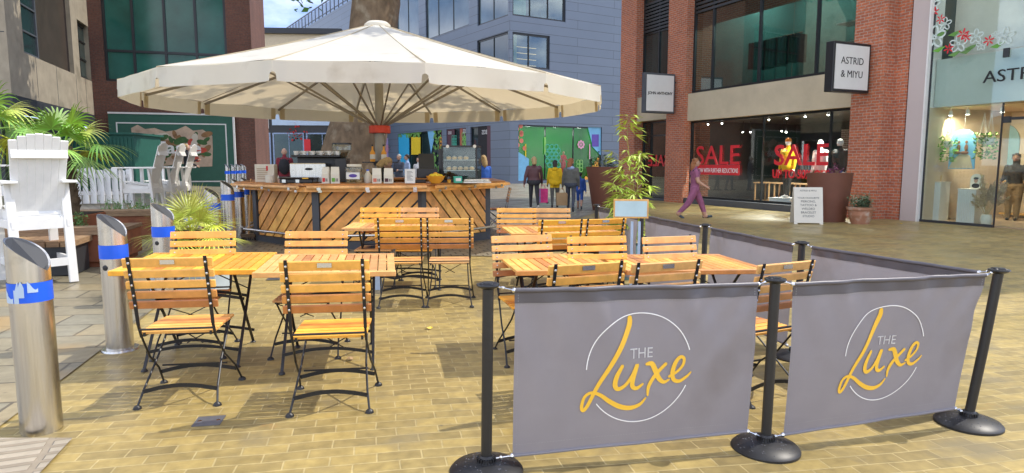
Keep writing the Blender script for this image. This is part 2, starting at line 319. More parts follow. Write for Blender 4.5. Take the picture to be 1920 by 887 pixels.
def copy_tree(o, parent=None):
    c = o.copy(); COL.objects.link(c)
    if parent is not None: c.parent = parent
    for ch in list(o.children): copy_tree(ch, c)
    return c
def dup(root, loc, rz, label, group=None):
    c = copy_tree(root); c.location = loc; c.rotation_euler = (0, 0, rz); c['label'] = label
    if group: c['group'] = group
    return c
def part(name, fn, m, parent, **k):
    mb = MB(); fn(mb); return mb.build(name, m, parent, **k)
def textmesh(mb, txt, size, M, align='CENTER', depth=.004, shear=0, squash=1.0, bold=0):
    cu = bpy.data.curves.new('t', 'FONT'); cu.body = txt; cu.size = size; cu.align_x = align; cu.extrude = depth/2; cu.resolution_u = 3; cu.shear = shear; cu.offset = bold
    ob = bpy.data.objects.new('t', cu); COL.objects.link(ob)
    dg = bpy.context.evaluated_depsgraph_get(); me = bpy.data.meshes.new_from_object(ob.evaluated_get(dg))
    vs = [M @ Vector((v.co.x*squash, v.co.y, v.co.z)) for v in me.vertices]; fs = [tuple(p.vertices) for p in me.polygons]
    mb.add(vs, fs); bpy.data.objects.remove(ob); bpy.data.curves.remove(cu); bpy.data.meshes.remove(me)
def face_xz(x, y, z):      # text plane: reads along +x, up +z, facing -y
    return Matrix.Translation((x, y, z)) @ Matrix.Rotation(pi/2, 4, 'X')
def stroke(mb, pts, ws, to3, n=12):   # brush stroke: Catmull-Rom through 2-D points with widths, mapped to 3-D
    P = [Vector(p) for p in pts]; out = []; wo_ = []
    for i in range(len(P)-1):
        p0 = P[max(i-1, 0)]; p1 = P[i]; p2 = P[i+1]; p3 = P[min(i+2, len(P)-1)]
        for k in range(n):
            t = k/n
            out.append(.5*((2*p1)+(-p0+p2)*t+(2*p0-5*p1+4*p2-p3)*t*t+(-p0+3*p1-3*p2+p3)*t**3)); wo_.append(ws[i]*(1-t)+ws[i+1]*t)
    out.append(P[-1]); wo_.append(ws[-1]); vs = []
    for i, p in enumerate(out):
        d = out[min(i+1, len(out)-1)]-out[max(i-1, 0)]
        d = d.normalized() if d.length > 1e-9 else Vector((1, 0)); nn = Vector((-d.y, d.x))*wo_[i]/2
        vs += [to3(*(p+nn)), to3(*(p-nn))]
    mb.add(vs, [(2*i, 2*i+1, 2*i+3, 2*i+2) for i in range(len(out)-1)])
    for c, w in ((out[0], wo_[0]), (out[-1], wo_[-1])):
        mb.add([to3(c.x+w/2*cos(a*pi/5), c.y+w/2*sin(a*pi/5)) for a in range(10)], [tuple(range(10))])
# ------------------------------------------------------------------ ground
def sheet(mb, poly, dz, step=None):          # polygon laid on the terrain (fan of strips)
    mb.add([(x, y, gz(x, y)+dz) for x, y in poly], [tuple(range(len(poly)))])
g = MB(); xs = [-140, -80, -45]+[-30+.5*i for i in range(71)]+[8, 14, 20, 40, 80, 140]; ys = [-25, -5]+[.5*i for i in range(34)]+[25, 40, 60, 90, 160, 400]
for i, x in enumerate(xs):
    for y in ys: g.v.append(Vector((x, y, gz(x, y))))
n = len(ys)
g.f = [(i*n+j, (i+1)*n+j, (i+1)*n+j+1, i*n+j+1) for i in range(len(xs)-1) for j in range(n-1)]; g.mi = [0]*len(g.f)
struct('plaza_ground', g, 'paver')
def zone(name, m, rows, dz):
    # rows: (y, x_left, x_right); strips split along x so that the sheet follows the terrain
    mb = MB()
    for (y0, a0, b0), (y1, a1, b1) in zip(rows[:-1], rows[1:]):
        ny = max(1, int((min(y1, 20)-y0)/.5)) if y0 < 20 else 1; nx = 60
        pt = lambda i, j: (lambda x, y: (x, y, gz(x, y)+dz))((a0+(a1-a0)*j/ny)+((b0-a0)+((b1-a1)-(b0-a0))*j/ny)*i/nx, y0+(y1-y0)*j/ny)
        mb.add([pt(i, j) for j in range(ny+1) for i in range(nx+1)], [(j*(nx+1)+i, j*(nx+1)+i+1, (j+1)*(nx+1)+i+1, (j+1)*(nx+1)+i) for j in range(ny) for i in range(nx)])
    return struct(name, mb, m)
zone('flagstone_pavement', 'flag', [(1.5, -25, -2.55), (3.2, -25, -2.78), (5.1, -25, -3.25), (7.6, -25, -3.9), (10.2, -25, -4.9)], .008)
zone('grey_sett_paving', 'sett', [(10.2, -25, .1), (14, -25, .6), (19, -25, 2.4), (27, -25, 5.2), (45, -25, 14), (140, -60, 60)], .010)
tp = MB(); c = [at(0, 826), at(137, 826), at(68, 900), at(-90, 900)]
tp.add([(p.x, p.y, p.z+.016) for p in c], [(0, 1, 2, 3)]); struct('ribbed_paving', tp, 'tactile')

# ------------------------------------------------------------------ buildings
class Facade:
    def __init__(s, O, d, z=0):
        s.O = Vector((O[0], O[1])); s.d = Vector(d).normalized(); s.n = Vector((-s.d.y, s.d.x)); s.z = z; s.a = atan2(s.d.y, s.d.x)
    def at(s, px, py, off=0):
        D = ray(px, py); O = s.O+s.n*off; t = s.n.dot(O)/s.n.dot(Vector((D.x, D.y))); q = D*t
        return (Vector((q.x, q.y))-O).dot(s.d), q.z+H-s.z
    def world(s, x, y, z=0): q = s.O+s.d*x+s.n*y; return Vector((q.x, q.y, s.z+z))
def wall_open(mb, x0, x1, z0, z1, ops, y=0., depth=.3, thick=None):
    xs = sorted({x0, x1, *[o[0] for o in ops], *[o[1] for o in ops]}); zs = sorted({z0, z1, *[o[2] for o in ops], *[o[3] for o in ops]})
    for a, b in zip(xs[:-1], xs[1:]):
        for c, d in zip(zs[:-1], zs[1:]):
            mx, mz = (a+b)/2, (c+d)/2
            if any(o[0] < mx < o[1] and o[2] < mz < o[3] for o in ops): continue
            mb.quad((a, y, c), (b, y, c), (b, y, d), (a, y, d))
    for a, b, c, d in ops:
        e = y+depth
        mb.quad((a, y, c), (a, e, c), (a, e, d), (a, y, d)); mb.quad((b, y, c), (b, y, d), (b, e, d), (b, e, c))
        mb.quad((a, y, c), (b, y, c), (b, e, c), (a, e, c)); mb.quad((a, y, d), (a, e, d), (b, e, d), (b, y, d))
def shell(mb, x0, x1, z0, z1, y0, y1):      # sides, back and roof behind a facade
    mb.quad((x0, y0, z0), (x0, y1, z0), (x0, y1, z1), (x0, y0, z1)); mb.quad((x1, y0, z0), (x1, y1, z0), (x1, y1, z1), (x1, y0, z1))
    mb.quad((x0, y1, z0), (x1, y1, z0), (x1, y1, z1), (x0, y1, z1)); mb.quad((x0, y0, z1), (x1, y0, z1), (x1, y1, z1), (x0, y1, z1))
def window(parent, a, b, c, d, y, cols=(), rows=(), fw=.07, fd=.1, fm='window_black', pm='pane_dark', mw=.05, label=None):
    """frame ring with mullions (part 'window') and its glass (sub-part 'pane')"""
    mb = MB()
    mb.box(a, a+fw, y, y+fd, c, d); mb.box(b-fw, b, y, y+fd, c, d); mb.box(a+fw, b-fw, y, y+fd, c, c+fw); mb.box(a+fw, b-fw, y, y+fd, d-fw, d)
    for x in cols: mb.box(x-mw/2, x+mw/2, y+.003, y+fd, c+fw, d-fw)
    for z in rows: mb.box(a+fw, b-fw, y+.006, y+fd, z-mw/2, z+mw/2)
    w = mb.build('window', fm, parent)
    if label: w['label'] = label
    p = MB(); p.box(a+fw*.6, b-fw*.6, y+fd*.5, y+fd*.5+.012, c+fw*.6, d-fw*.6); p.build('pane', pm, w)
    return w
mat('teal_room', (.06, .15, .14), .8, var=.1); mat('fascia_green', (.50, .56, .53), .6, var=.03); mat('upper_beige', (.66, .62, .55), .8, var=.05); mat('sticker_pale', (.62, .72, .68), .6, var=.03)
brickmat('reflected_white_brick', (.55, .5, .47), (.45, .4, .38), (.16, .08, .07), .225, .075, .01, bump=.3)
# ---- red brick shops on the right
F1 = Facade((5.815, 24.887), (.4192, -.9079))
TOP = 11.2
B1 = thing('brick_shop_building', 'red brick shop building with stone bands and a big SALE window, right of the square', 'building', F1.world(0, 0), F1.a)
w = MB()
for a, b in ((-3.1, -2.03), (0.0, 1.06), (7.84, 8.74)): w.box(a, b, 0, 1.2, -.1, TOP)
w.box(8.74, 9.1, .42, 1.2, -.1, TOP)
w.box(-3.1, 9.1, 1.2, 1.25, 6.5, TOP); w.box(-3.08, -3.0, 1.2, 10, -.1, TOP); w.box(-3.0, 9.1, 1.25, 10, TOP-.2, TOP-.1)
w.box(-2.03, 0, .1, 1.2, 8.6, TOP); w.box(1.06, 7.84, .1, 1.2, 8.8, TOP)
w.build('wall', 'red_brick', B1)
m = MB()
m.box(-2.03, 0, .12, .6, 3.13, 4.08); m.box(1.06, 7.84, .12, .6, 2.98, 3.95); m.build('stone_band', 'stone_band', B1)
m = MB(); m.box(1.06, 7.84, .05, .55, -.05, .2); m.box(-2.03, 0, .2, .6, -.05, .08); m.build('plinth', 'grey_metal', B1)
window(B1, -2.03, 0, 4.1, 8.6, .35, cols=(-1.02,), rows=(6.55,), pm='pane_dark')
wl = MB()
for i in range(9): wl.box(-1.95, -.08, .33, .36, 6.62+i*.13, 6.70+i*.13)
wl.build('louvre', 'charcoal', B1)
c1 = F1.at(1425, 150, .4)[0]; c2 = F1.at(1533, 130, .4)[0]; c0 = F1.at(1338, 150, .4)[0]
wu = window(B1, 1.06, 7.84, 3.98, 8.8, .3, cols=(c0, c1, c2), rows=(), pm='glass_shop', mw=.075)
wl = MB()
for i in range(9): wl.box(1.15, c1-.05, .28, .31, 6.75+i*.14, 6.83+i*.14)
wl.build('louvre', 'charcoal', B1)
# upper shop floor seen through the glass
r = MB(); r.box(1.06, 7.84, 5.2, 5.3, 3.9, 8.8); r.box(1.0, 1.05, .5, 5.2, 3.9, 8.8); r.box(7.84, 7.9, .5, 5.2, 3.9, 8.8); r.build('upper_room', 'teal_room' if 'teal_room' in MATS else 'charcoal', B1)
for x in (2.4, 5.6):
    ld = bpy.data.lights.new('shop_lamp', 'POINT'); ld.energy = 220; ld.color = (.85, 1, .95); ld.shadow_soft_size = .2; lo = bpy.data.objects.new('shop_lamp', ld); COL.objects.link(lo); lo.parent = B1; lo.location = (x, 3.4, 7.4)  # added lamps and fixtures that brighten the upper room; none known there
    r = MB(); r.lathe([(.16, 7.45), (.2, 7.35)], 14, (x, 3.4, 0)); r.tube([(x, 3.4, 7.45), (x, 3.4, 8.6)], .015, 6); r.build('added_pendant_lamp', 'white_sign', B1)
r = MB(); r.box(1.1, 7.8, .5, 5.2, 3.85, 3.93); r.box(1.1, 7.8, .5, 5.2, 8.6, 8.7); r.build('upper_floor', 'grey_metal', B1)
r = MB()
for q in range(3): r.box(5.2, 7.4, 2.5, 3.1, 4.6+q*.6, 4.64+q*.6)
r.build('shelf', 'white_paint', B1)
r = MB(); r.tube([(2.0, 2.2, 5.75), (4.2, 2.2, 5.75)], .02); r.build('clothes_rail', 'chrome', B1)
for i in range(16):
    x = 2.05+i*.135; r = MB(); r.box(x, x+.07, 1.95, 2.45, 4.75+rnd.random()*.15, 5.7)
    r.build('hanging_garment', rnd.choice(['cloth_black', 'cloth_charcoal', 'cloth_white', 'cloth_teal', 'cloth_denim', 'cloth_charcoal']), B1)
# entrance bay at the left
dw = window(B1, -2.03, 0, .05, 3.1, .42, cols=(-1.5,), rows=(2.55,), pm='glass_shop', fw=.06)
r = MB(); r.box(-2.0, 0, 3.4, 3.5, 0, 3.1); r.box(-2.03, -1.95, .6, 3.4, 0, 3.1); r.build('lobby_wall', 'cloth_charcoal', B1)
r = MB(); r.box(-1.95, 0, .6, 3.4, -.02, .02); r.box(-1.95, 0, .6, 3.4, 3.05, 3.1); r.build('lobby_floor', 'grey_metal', B1)
# big shop window
gl = F1.at
ws = window(B1, 1.06, 7.84, .2, 2.98, .3, cols=(gl(1430, 300, .35)[0], gl(1555, 300, .35)[0]), pm='glass_clear', mw=.018)
ch = [c for c in B1.children if c.name.startswith('window')][-1]
r = MB(); r.box(1.06, 7.84, 5.6, 5.7, 0, 3.05); r.box(1.0, 1.06, .5, 5.6, 0, 3.05); r.box(7.84, 7.9, .5, 5.6, 0, 3.05); r.build('shop_wall', 'charcoal', B1)
r = MB(); r.box(3.2, 4.9, 5.5, 5.6, .6, 2.7); r.build('brick_reflection_panel', 'reflected_white_brick' if 'reflected_white_brick' in MATS else 'paper', B1)  # stands in for brickwork reflected in the shop glass
r = MB(); r.box(1.06, 7.84, .5, 5.6, -.05, .04); r.build('shop_floor', 'weathered_wood', B1)
r = MB(); r.box(1.06, 7.84, .5, 5.6, 2.99, 3.06); r.build('shop_ceiling', 'grey_metal', B1)
r = MB(); r.prism([(5.0, .1), (8.0, .1), (8.0, 2.6)], .25, Matrix.Translation((-.35, 3.1, 0)) @ Matrix.Rotation(pi/2, 4, 'X')); r.build('stair_balustrade', 'white_paint', B1)
for i in range(3):
    r = MB(); x = 2.2+i*.9; r.box(x, x+.75, 2.3, 2.9, .74, .78)
    for dx in (.05, .7):
        for dy in (2.35, 2.85): r.box(x+dx-.02, x+dx+.02, dy-.02, dy+.02, 0, .74)
    r.build('display_table', 'weathered_wood', B1)
for i in range(14):
    x = 2.6+i*.12; r = MB(); r.box(x, x+.07, 3.6, 4.1, .95+rnd.random()*.2, 1.75); r.build('hanging_garment', rnd.choice(['cloth_black', 'cloth_charcoal', 'cloth_white', 'cloth_denim']), B1)
glow('bulb', (1, .95, .85), 14)
for (px, py, off) in ((1328, 226, .9), (1354, 224, .9), (1442, 217, .9), (1476, 213, .9), (1510, 212, .8), (1553, 210, .8), (1307, 242, 2.), (1324, 242, 2.), (1393, 246, 2.2), (1407, 246, 2.2), (1466, 244, 2.), (1474, 246, 2.)):
    x, z = F1.at(px, py, off); z = min(z, 2.9)
    r = MB(); r.tube([(x, off, 2.99), (x, off, z+.04)], .012, 6); r.lathe([(.03, .08), (.045, 0)], 10, (x, off, z-.02)); sp = r.build('ceiling_spot', 'black_plastic', B1)
    r = MB(); r.ball((x, off, z-.03), .028, 8, 6); r.build('bulb', 'bulb', sp)
for (x, y, e) in ((4.0, 1.3, 26), (6.6, 1.2, 30)):
    ld = bpy.data.lights.new('shop_lamp', 'SPOT'); ld.energy = e*16; ld.spot_size = R(130); ld.color = (1, .93, .82); ld.shadow_soft_size = .1
    lo = bpy.data.objects.new('shop_lamp', ld); COL.objects.link(lo); lo.parent = B1; lo.location = (x, y, 2.85)
# lettering on the glass, and one reflected word built as letters
yg = .335
def glass_text(txt, px0, px1, py0, py1, m, name, off=.33, yy=yg, par=None, bold=.0):
    x0, z0 = F1.at(px0, py1, off); x1, z1 = F1.at(px1, py0, off); zb = F1.at(px0, py1, off)[1]; h = F1.at(px0, py0, off)[1]-zb
    tb = MB(); textmesh(tb, txt, h/.70, Matrix.Identity(4), 'LEFT', .004, bold=bold)
    wd = max(v.x for v in tb.v)-min(v.x for v in tb.v); k = (x1-x0)/wd; mn = min(v.x for v in tb.v)
    M = face_xz(x0, yy-.03, zb); tb.v = [M @ Vector(((v.x-mn)*k, v.y, v.z)) for v in tb.v]
    return tb.build(name, m, par or B1)
glass_text('SALE', 1306, 1388, 274, 308, 'sale_red', 'window_lettering', bold=.006)
glass_text('SALE', 1452, 1556, 272, 309, 'sale_red', 'window_lettering', bold=.012)
glass_text('UP TO 50% OFF', 1449, 1556, 318, 333, 'sale_red', 'window_lettering', bold=.01)
x0, z0 = F1.at(1306, 328, .33); x1, z1 = F1.at(1388, 309, .33)
r = MB(); r.box(x0, x1, .29, .30, z0+.02, F1.at(1306, 309, .33)[1]); vb = r.build('window_banner', 'sale_red', B1)
tb = glass_text('NOW WITH FURTHER REDUCTIONS', 1309, 1386, 315, 323, 'logo_white', 'lettering', par=vb, yy=.31)
tb = MB(); textmesh(tb, 'SALE', .62, face_xz(-.95, .40, 1.35) @ Matrix.Scale(-1, 4, (1, 0, 0)), 'CENTER', .004, bold=.01); tb.build('window_lettering', 'sale_red', B1)  # reversed SALE is a reflection in the glass, painted as red letters
# ---- pale shop front
B2 = thing('pale_shop_front', 'pale shop front with full height glass, flower stickers and plants inside, at the right edge', 'shop', F1.world(9.14, .4), F1.a)
FS = Facade(F1.world(9.14, .4)[:2], F1.d)
r = MB(); r.box(0, .43, 0, .5, -.1, TOP); r.build('side_column', 'pale_pink', B2)
r = MB(); r.box(.43, .47, -.02, .5, -.1, TOP); r.build('column_trim', 'white_paint', B2)
XE = 7.5
r = MB(); r.box(.47, XE, .3, 6, 8, TOP); r.box(.47, XE, 6, 6.1, -.1, TOP); r.box(XE, XE+.1, 0, 6.1, -.1, TOP); r.build('wall', 'pale_pink', B2)
r = MB(); r.box(.49, XE, .3, .4, 2.84, 3.99); r.build('fascia', 'fascia_green' if 'fascia_green' in MATS else 'white_sign', B2)
r = MB(); r.box(.49, XE, .9, 1.0, 4.02, 8); r.build('upper_backing', 'upper_beige' if 'upper_beige' in MATS else 'cream', B2)
r = MB(); r.box(.49, XE, .10, .115, 4.0, 8); r.build('upper_glass', 'glass_store', B2)
r = MB(); r.box(.49, XE, .10, .115, 2.0, 3.985); 
r.v = [Vector((v.x, v.y, 2.83 if v.z < 2.5 else v.z)) for v in r.v]; r.build('fascia_glass', 'glass_store', B2)
xd = FS.at(1862, 430, .1)[0]
r = MB(); r.box(.49, xd, .10, .115, .06, 2.815); r.build('shop_window', 'glass_store', B2)
r = MB(); r.box(.47, xd, .07, .14, -.02, .06); r.box(.47, .50, .09, .13, .06, 8); r.box(xd-.012, xd+.012, .085, .125, .06, 2.81); r.build('window_channel', 'charcoal', B2)
# text on the fascia
xa, za = FS.at(1843, 156, .1); h = FS.at(1843, 134, .1)[1]-za
tb = MB(); textmesh(tb, 'ASTRID & MIYU', h/.70, face_xz(xa, .09, za), 'LEFT', .02, squash=1.12); tb.build('fascia_lettering', 'ink', B2)
for px, py in ((1724, 119), (1888, 99)):
    x, z = FS.at(px, py, .1); r = MB(); r.box(x-.06, x+.06, .06, .10, z-.1, z+.1); r.build('glass_clamp', 'charcoal', B2)
# flower stickers
def flower(mb, x, z, rad, y, petals=5, inner=.25):
    for k in range(petals):
        a = 2*pi*k/petals+.3; c = (x+rad*.55*cos(a), z+rad*.55*sin(a))
        P_ = [(c[0]+rad*.42*(cos(t*pi/5)*cos(a)*1.0-sin(t*pi/5)*(.62 if petals == 5 else .34)*sin(a)), c[1]+rad*.42*(cos(t*pi/5)*sin(a)+sin(t*pi/5)*(.62 if petals == 5 else .34)*cos(a))) for t in range(11)]
        if petals == 5: stroke(mb, P_, [rad*.15]*11, lambda u, v: Vector((u, y, v)), 2)
        else: mb.add([(u, y, v) for u, v in P_[:10]], [tuple(range(10))])
for px, py, rd, k in ((1752, 70, .28, 0), (1748, 10, .2, 0), (1740, 30, .15, 1), (1752, 22, .13, 1), (1764, 36, .12, 1), (1797, 82, .21, 0), (1806, 64, .15, 1), (1812, 70, .12, 1), (1779, 91, .13, 1), (1830, 68, .17, 0), (1854, 76, .13, 1), (1885, 68, .2, 0), (1772, 45, .16, 0), (1840, 85, .12, 0), (1866, 66, .09, 0), (1732, 55, .1, 0)):
    x, z = FS.at(px, py, .09); fw = MB(); flower(fw, x, z, rd, .088-.002*k, 6 if k else 5); fw.build('flower_sticker', 'sale_red' if k else 'sticker_pale', B2)
for px, py in ((1765, 62), (1790, 100), (1812, 95), (1820, 88), (1870, 84), (1760, 92), (1790, 62)):
    x, z = FS.at(px, py, .09); fg = MB(); fg.add([(x-.16, .092, z-.03), (x, .092, z-.08), (x+.17, .092, z+.05), (x, .092, z+.03)], [(0, 1, 2, 3)]); fg.build('leaf_sticker', 'herb_leaf', B2)
# interior
mat('store_wall', (.62, .50, .36), .8, var=.04); mat('store_floor', (.42, .30, .2), .5, var=.1)
r = MB(); r.box(.5, XE, 3.6, 3.7, 0, 2.83); r.box(.47, .5, .14, 3.6, .0, 2.83); r.build('store_wall', 'store_wall', B2)
r = MB(); r.box(.5, XE, .14, 3.6, -.03, .02); r.build('store_floor', 'store_floor', B2)
r = MB(); r.box(.5, XE, .42, 3.6, 2.83, 2.86); r.build('store_ceiling', 'store_wall', B2)
def arch(mb, x, z0, wd, ht, y, d=.04):
    pts = [(x-wd/2, z0), (x+wd/2, z0)]+[(x+wd/2*cos(pi*k/14), z0+ht-wd/2+wd/2*sin(pi*k/14)) for k in range(15)]
    mb.prism(pts, d, Matrix.Translation((0, y, 0)) @ Matrix.Rotation(pi/2, 4, 'X'))
mat('niche', (.40, .27, .16), .8, var=.04); mat('mirror_blue', (.25, .42, .47), .15, var=.2, scale=1.5)
r = MB()
for i, (px) in enumerate((1790,)): arch(r, FS.at(px, 330, 3.5)[0], .5, 1.1, 2.0, 3.59, .03)
r.build('wall_niche', 'niche', B2)
r = MB(); x, z = FS.at(1868, 300, 3.5); arch(r, x, .55, 1.0, 2.0, 3.585, .03); r.build('arched_mirror', 'mirror_blue', B2)
r = MB(); r.box(.6, 6, 3.2, 3.55, .95, 1.0); r.box(.6, 6, 3.2, 3.55, .1, .14); r.build('store_shelf', 'teak_pale', B2)
for i in range(9):
    r = MB(); x = 1.0+i*.33; r.box(x, x+.13, 3.3, 3.45, 1.0, 1.1+rnd.random()*.22); r.build('shelf_box', rnd.choice(['cardboard', 'teak_pale', 'charcoal', 'paper']), B2)
for px, py in ((1750, 212), (1783, 210), (1815, 207), (1880, 203)):
    x, z = FS.at(px, py, .7); z = 2.72
    r = MB(); r.tube([(x, .7, 2.83), (x, .7, z)], .012, 6); r.lathe([(.035, .07), (.05, -.05)], 12, (x, .7, z-.03)); sp = r.build('ceiling_spot', 'white_paint', B2)
    r = MB(); r.lathe([(.001, -.082), (.042, -.083)], 12, (x, .7, z)); r.build('bulb', 'bulb', sp)
    ld = bpy.data.lights.new('shop_lamp', 'SPOT'); ld.energy = 70; ld.spot_size = R(120); ld.spot_blend = .6; ld.color = (1, .83, .6); ld.shadow_soft_size = .05
    lo = bpy.data.objects.new('shop_lamp', ld); COL.objects.link(lo); lo.parent = B2; lo.location = (x, .75, z-.1); lo.rotation_euler = (R(38), 0, 0)
# glass door with pull handles
x0 = xd+.03; x1 = x0+1.0
r = MB(); r.box(x0, x1, .10, .115, .03, 2.42); dd = r.build('door', 'glass_store', B2)
r = MB()
for yy in (.03, .18):
    xx = x0+.62; r.tube([(xx, yy, .5), (xx, yy, 1.75)], .016, 8); r.tube([(xx, yy, .6), (xx, .11, .6)], .01, 6); r.tube([(xx, yy, 1.65), (xx, .11, 1.65)], .01, 6)
r.build('handle', 'chrome', dd, smooth=True)
r = MB(); r.box(x0, x1, .085, .13, 2.42, 2.48); r.box(x0+.0, x0+.14, .07, .14, 2.36, 2.5); r.build('door_header', 'charcoal', B2)
r = MB(); r.box(x1+.01, XE, .10, .115, .06, 2.815); r.build('shop_window', 'glass_store', B2)

# ---- hanging signs
def sign_box(name, label, lines, out, th, fm, size):
    sx = out[0]; w_, h_ = out[1], out[2]; zc = out[3]
    t = thing(name, label, 'sign', F1.world(sx, -.02), F1.a, None)
    r = MB(); r.box(-th/2, th/2, -w_-.08, -.08, zc-h_/2, zc+h_/2); r.build('housing', fm, t, bevel=.01)
    r = MB()
    r.box(th/2, th/2+.012, -w_-.08+.07, -.08-.07, zc-h_/2+.07, zc+h_/2-.07); r.box(-th/2-.012, -th/2, -w_-.08+.07, -.08-.07, zc-h_/2+.07, zc+h_/2-.07); p = r.build('face_panel', 'white_sign', t)
    r = MB()
    for dz in (-.3, .3): r.tube([(0, -.1, zc+dz*h_), (0, .06, zc+dz*h_)], .025, 8)
    r.build('bracket', 'charcoal', t)
    tb = MB()
    for i, ln in enumerate(lines):
        zz = zc-size*.35+((len(lines)-1)/2-i)*size*1.32
        # reads on the +x face: text x runs along -y..+y so that it faces +x
        M = Matrix.Translation((th/2+.014, -w_/2-.08, zz)) @ Matrix.Rotation(pi/2, 4, 'Z') @ Matrix.Rotation(pi/2, 4, 'X')
        textmesh(tb, ln, size, M, 'CENTER', .006, bold=.004 if len(lines) == 1 else 0)
    tb.build('lettering', 'ink', p)
    return t
sign_box('hanging_sign', 'white square box sign reading JOHN ANTHONY, hanging from a brick pillar', ['JOHN ANTHONY'], (.5, 1.34, 1.42, 3.98), .2, 'grey_metal', .138)
sign_box('hanging_sign', 'black framed box sign reading ASTRID & MIYU, on the brick pillar near the flower stickers', ['ASTRID', '& MIYU'], (8.3, 1.36, 1.24, 3.88), .24, 'black_plastic', .25)

# ---- grey metal clad corner building
OC = Vector((-.15, 46)); LL = 60.
dl = Vector((.545, -.838)).normalized()
FR = Facade(OC, (.8632, .5048)); FL = Facade(OC-dl*LL, dl)
BG = thing('grey_clad_building', 'blue grey metal clad corner building with decorated shop windows, behind the parasol', 'building', (OC.x, OC.y, 0), FR.a)
sub = bpy.data.objects.new('left_face', None)
def inL(x, y, z): p = FL.world(x, y, z)-Vector((OC.x, OC.y, 0)); return Matrix.Rotation(-FR.a, 4, 'Z') @ p
ML = Matrix.Rotation(-FR.a, 4, 'Z') @ Matrix.Translation(FL.world(0, 0)-Vector((OC.x, OC.y, 0))) @ Matrix.Rotation(FL.a, 4, 'Z')
GT = 18.9
glassmat('glass_display', (.95, 1, .96), .035)
mat('mural_grey', (.13, .13, .11), .8, var=.2)
opsR = [(.22, 3.3, 8.1, 10.45), (.22, 4.65, 11.55, 14.4), (.7, 8.1, .2, 4.15)]
opsL = [(LL-4.5, LL-.22, 8.1, 10.5), (LL-4.4, LL-.22, 11.55, 14.4), (LL-13.2, LL-5.7, 11.85, 17.5), (LL-19.5, LL-14.6, 11.2, 17.5), (LL-5.6, LL-2.6, .2, 4.2), (LL-9.6, LL-6.3, .2, 4.2), (LL-19.6, LL-10.4, .2, 4.2), (LL-40, LL-22, .3, 3.9), (LL-56, LL-42, .3, 4.4)]
r = MB(); wall_open(r, 0, 16, -.3, GT, opsR); r.T = ML; wall_open(r, 0, LL, -.3, GT, opsL); r.T = Matrix.Identity(4)
r.add([inL(0, 0, GT), (0, 0, GT), (16, 0, GT), (16, 14, GT), inL(0, 16, GT)], [(0, 1, 2, 3, 4)]); r.quad((16, 0, 0), (16, 14, 0), (16, 14, GT), (16, 0, GT)); r.quad(inL(0, 0, 0), inL(0, 16, 0), inL(0, 16, GT), inL(0, 0, GT))
r.build('wall', 'zinc', BG)
def winL(*a, **k):
    n0 = set(BG.children); window(BG, *a, **k)
    for c in set(BG.children)-n0:
        c.matrix_local = ML
for o, c in zip(opsR[:2], ((1.6,), (1.7, 3.2))):
    window(BG, *o, .1, cols=c, rows=(), fw=.12, pm='glass_shop', fd=.15)
    r = MB(); shell(r, o[0], o[1], o[2], o[3], .3, 3.); r.quad((o[0], .3, o[2]), (o[1], .3, o[2]), (o[1], 3, o[2]), (o[0], 3, o[2])); r.build('office_room', 'mural_grey', BG)
window(BG, *opsR[2], .12, cols=(3.05, 5.55), fw=.1, pm='glass_display', fd=.12)
winL(*opsL[0], .1, cols=(LL-2.3,), fw=.12, pm='pane_dark'); winL(*opsL[1], .1, cols=(LL-2.3,), fw=.12, pm='pane_blue')
winL(*opsL[2], .1, cols=(LL-11, LL-8.4), fw=.1, pm='pane_blue'); winL(*opsL[3], .1, cols=(LL-17,), fw=.1, pm='pane_blue')
for o, c in ((opsL[4], (LL-4.2,)), (opsL[5], (LL-8,)), (opsL[6], (LL-12.8, LL-16)), (opsL[7], (LL-31,)), (opsL[8], (LL-49, LL-45.5))): winL(*o, .12, cols=c, fw=.1, pm='pane_dark')
# lit office interior behind the corner glazing: warm shelf lines
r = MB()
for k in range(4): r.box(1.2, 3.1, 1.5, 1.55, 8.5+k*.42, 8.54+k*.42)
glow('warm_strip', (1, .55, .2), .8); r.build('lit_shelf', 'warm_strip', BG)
r = MB(); r.box(.45, .75, .34, .38, 8.2, 10.35); mat('curtain_yellow', (.5, .42, .05), .7); r.build('curtain', 'curtain_yellow', BG)
r = MB(); r.box(.5, 1.5, .36, .42, 11.7, 14.3); mat('curtain_green', (.25, .45, .33), .7, var=.3, scale=3, stretch=(8, 1, .2)); r.build('curtain', 'curtain_green', BG)
r = MB(); r.ball((3.2, .6, 12.1), (.4, .12, .45)); r.build('chair_back', 'cloth_tan', BG)
# roof railing on the left face
r = MB(); r.T = ML
for k in range(40):
    x = 1+k*1.5; r.bar((x, .3, GT), (x, .3, GT+1.75), .1, .1)
r.bar((0, .3, GT+1.75), (LL, .3, GT+1.75), .12, .12); r.bar((0, .3, GT+.5), (LL, .3, GT+.5), .06, .06); r.build('roof_railing', 'grey_metal', BG)
r = MB(); r.T = ML; r.box(0, LL, .33, .36, GT, GT+1.6); r.build('railing_panel', 'railing_grey' if 'railing_grey' in MATS else 'cloth_shirtblue', BG)
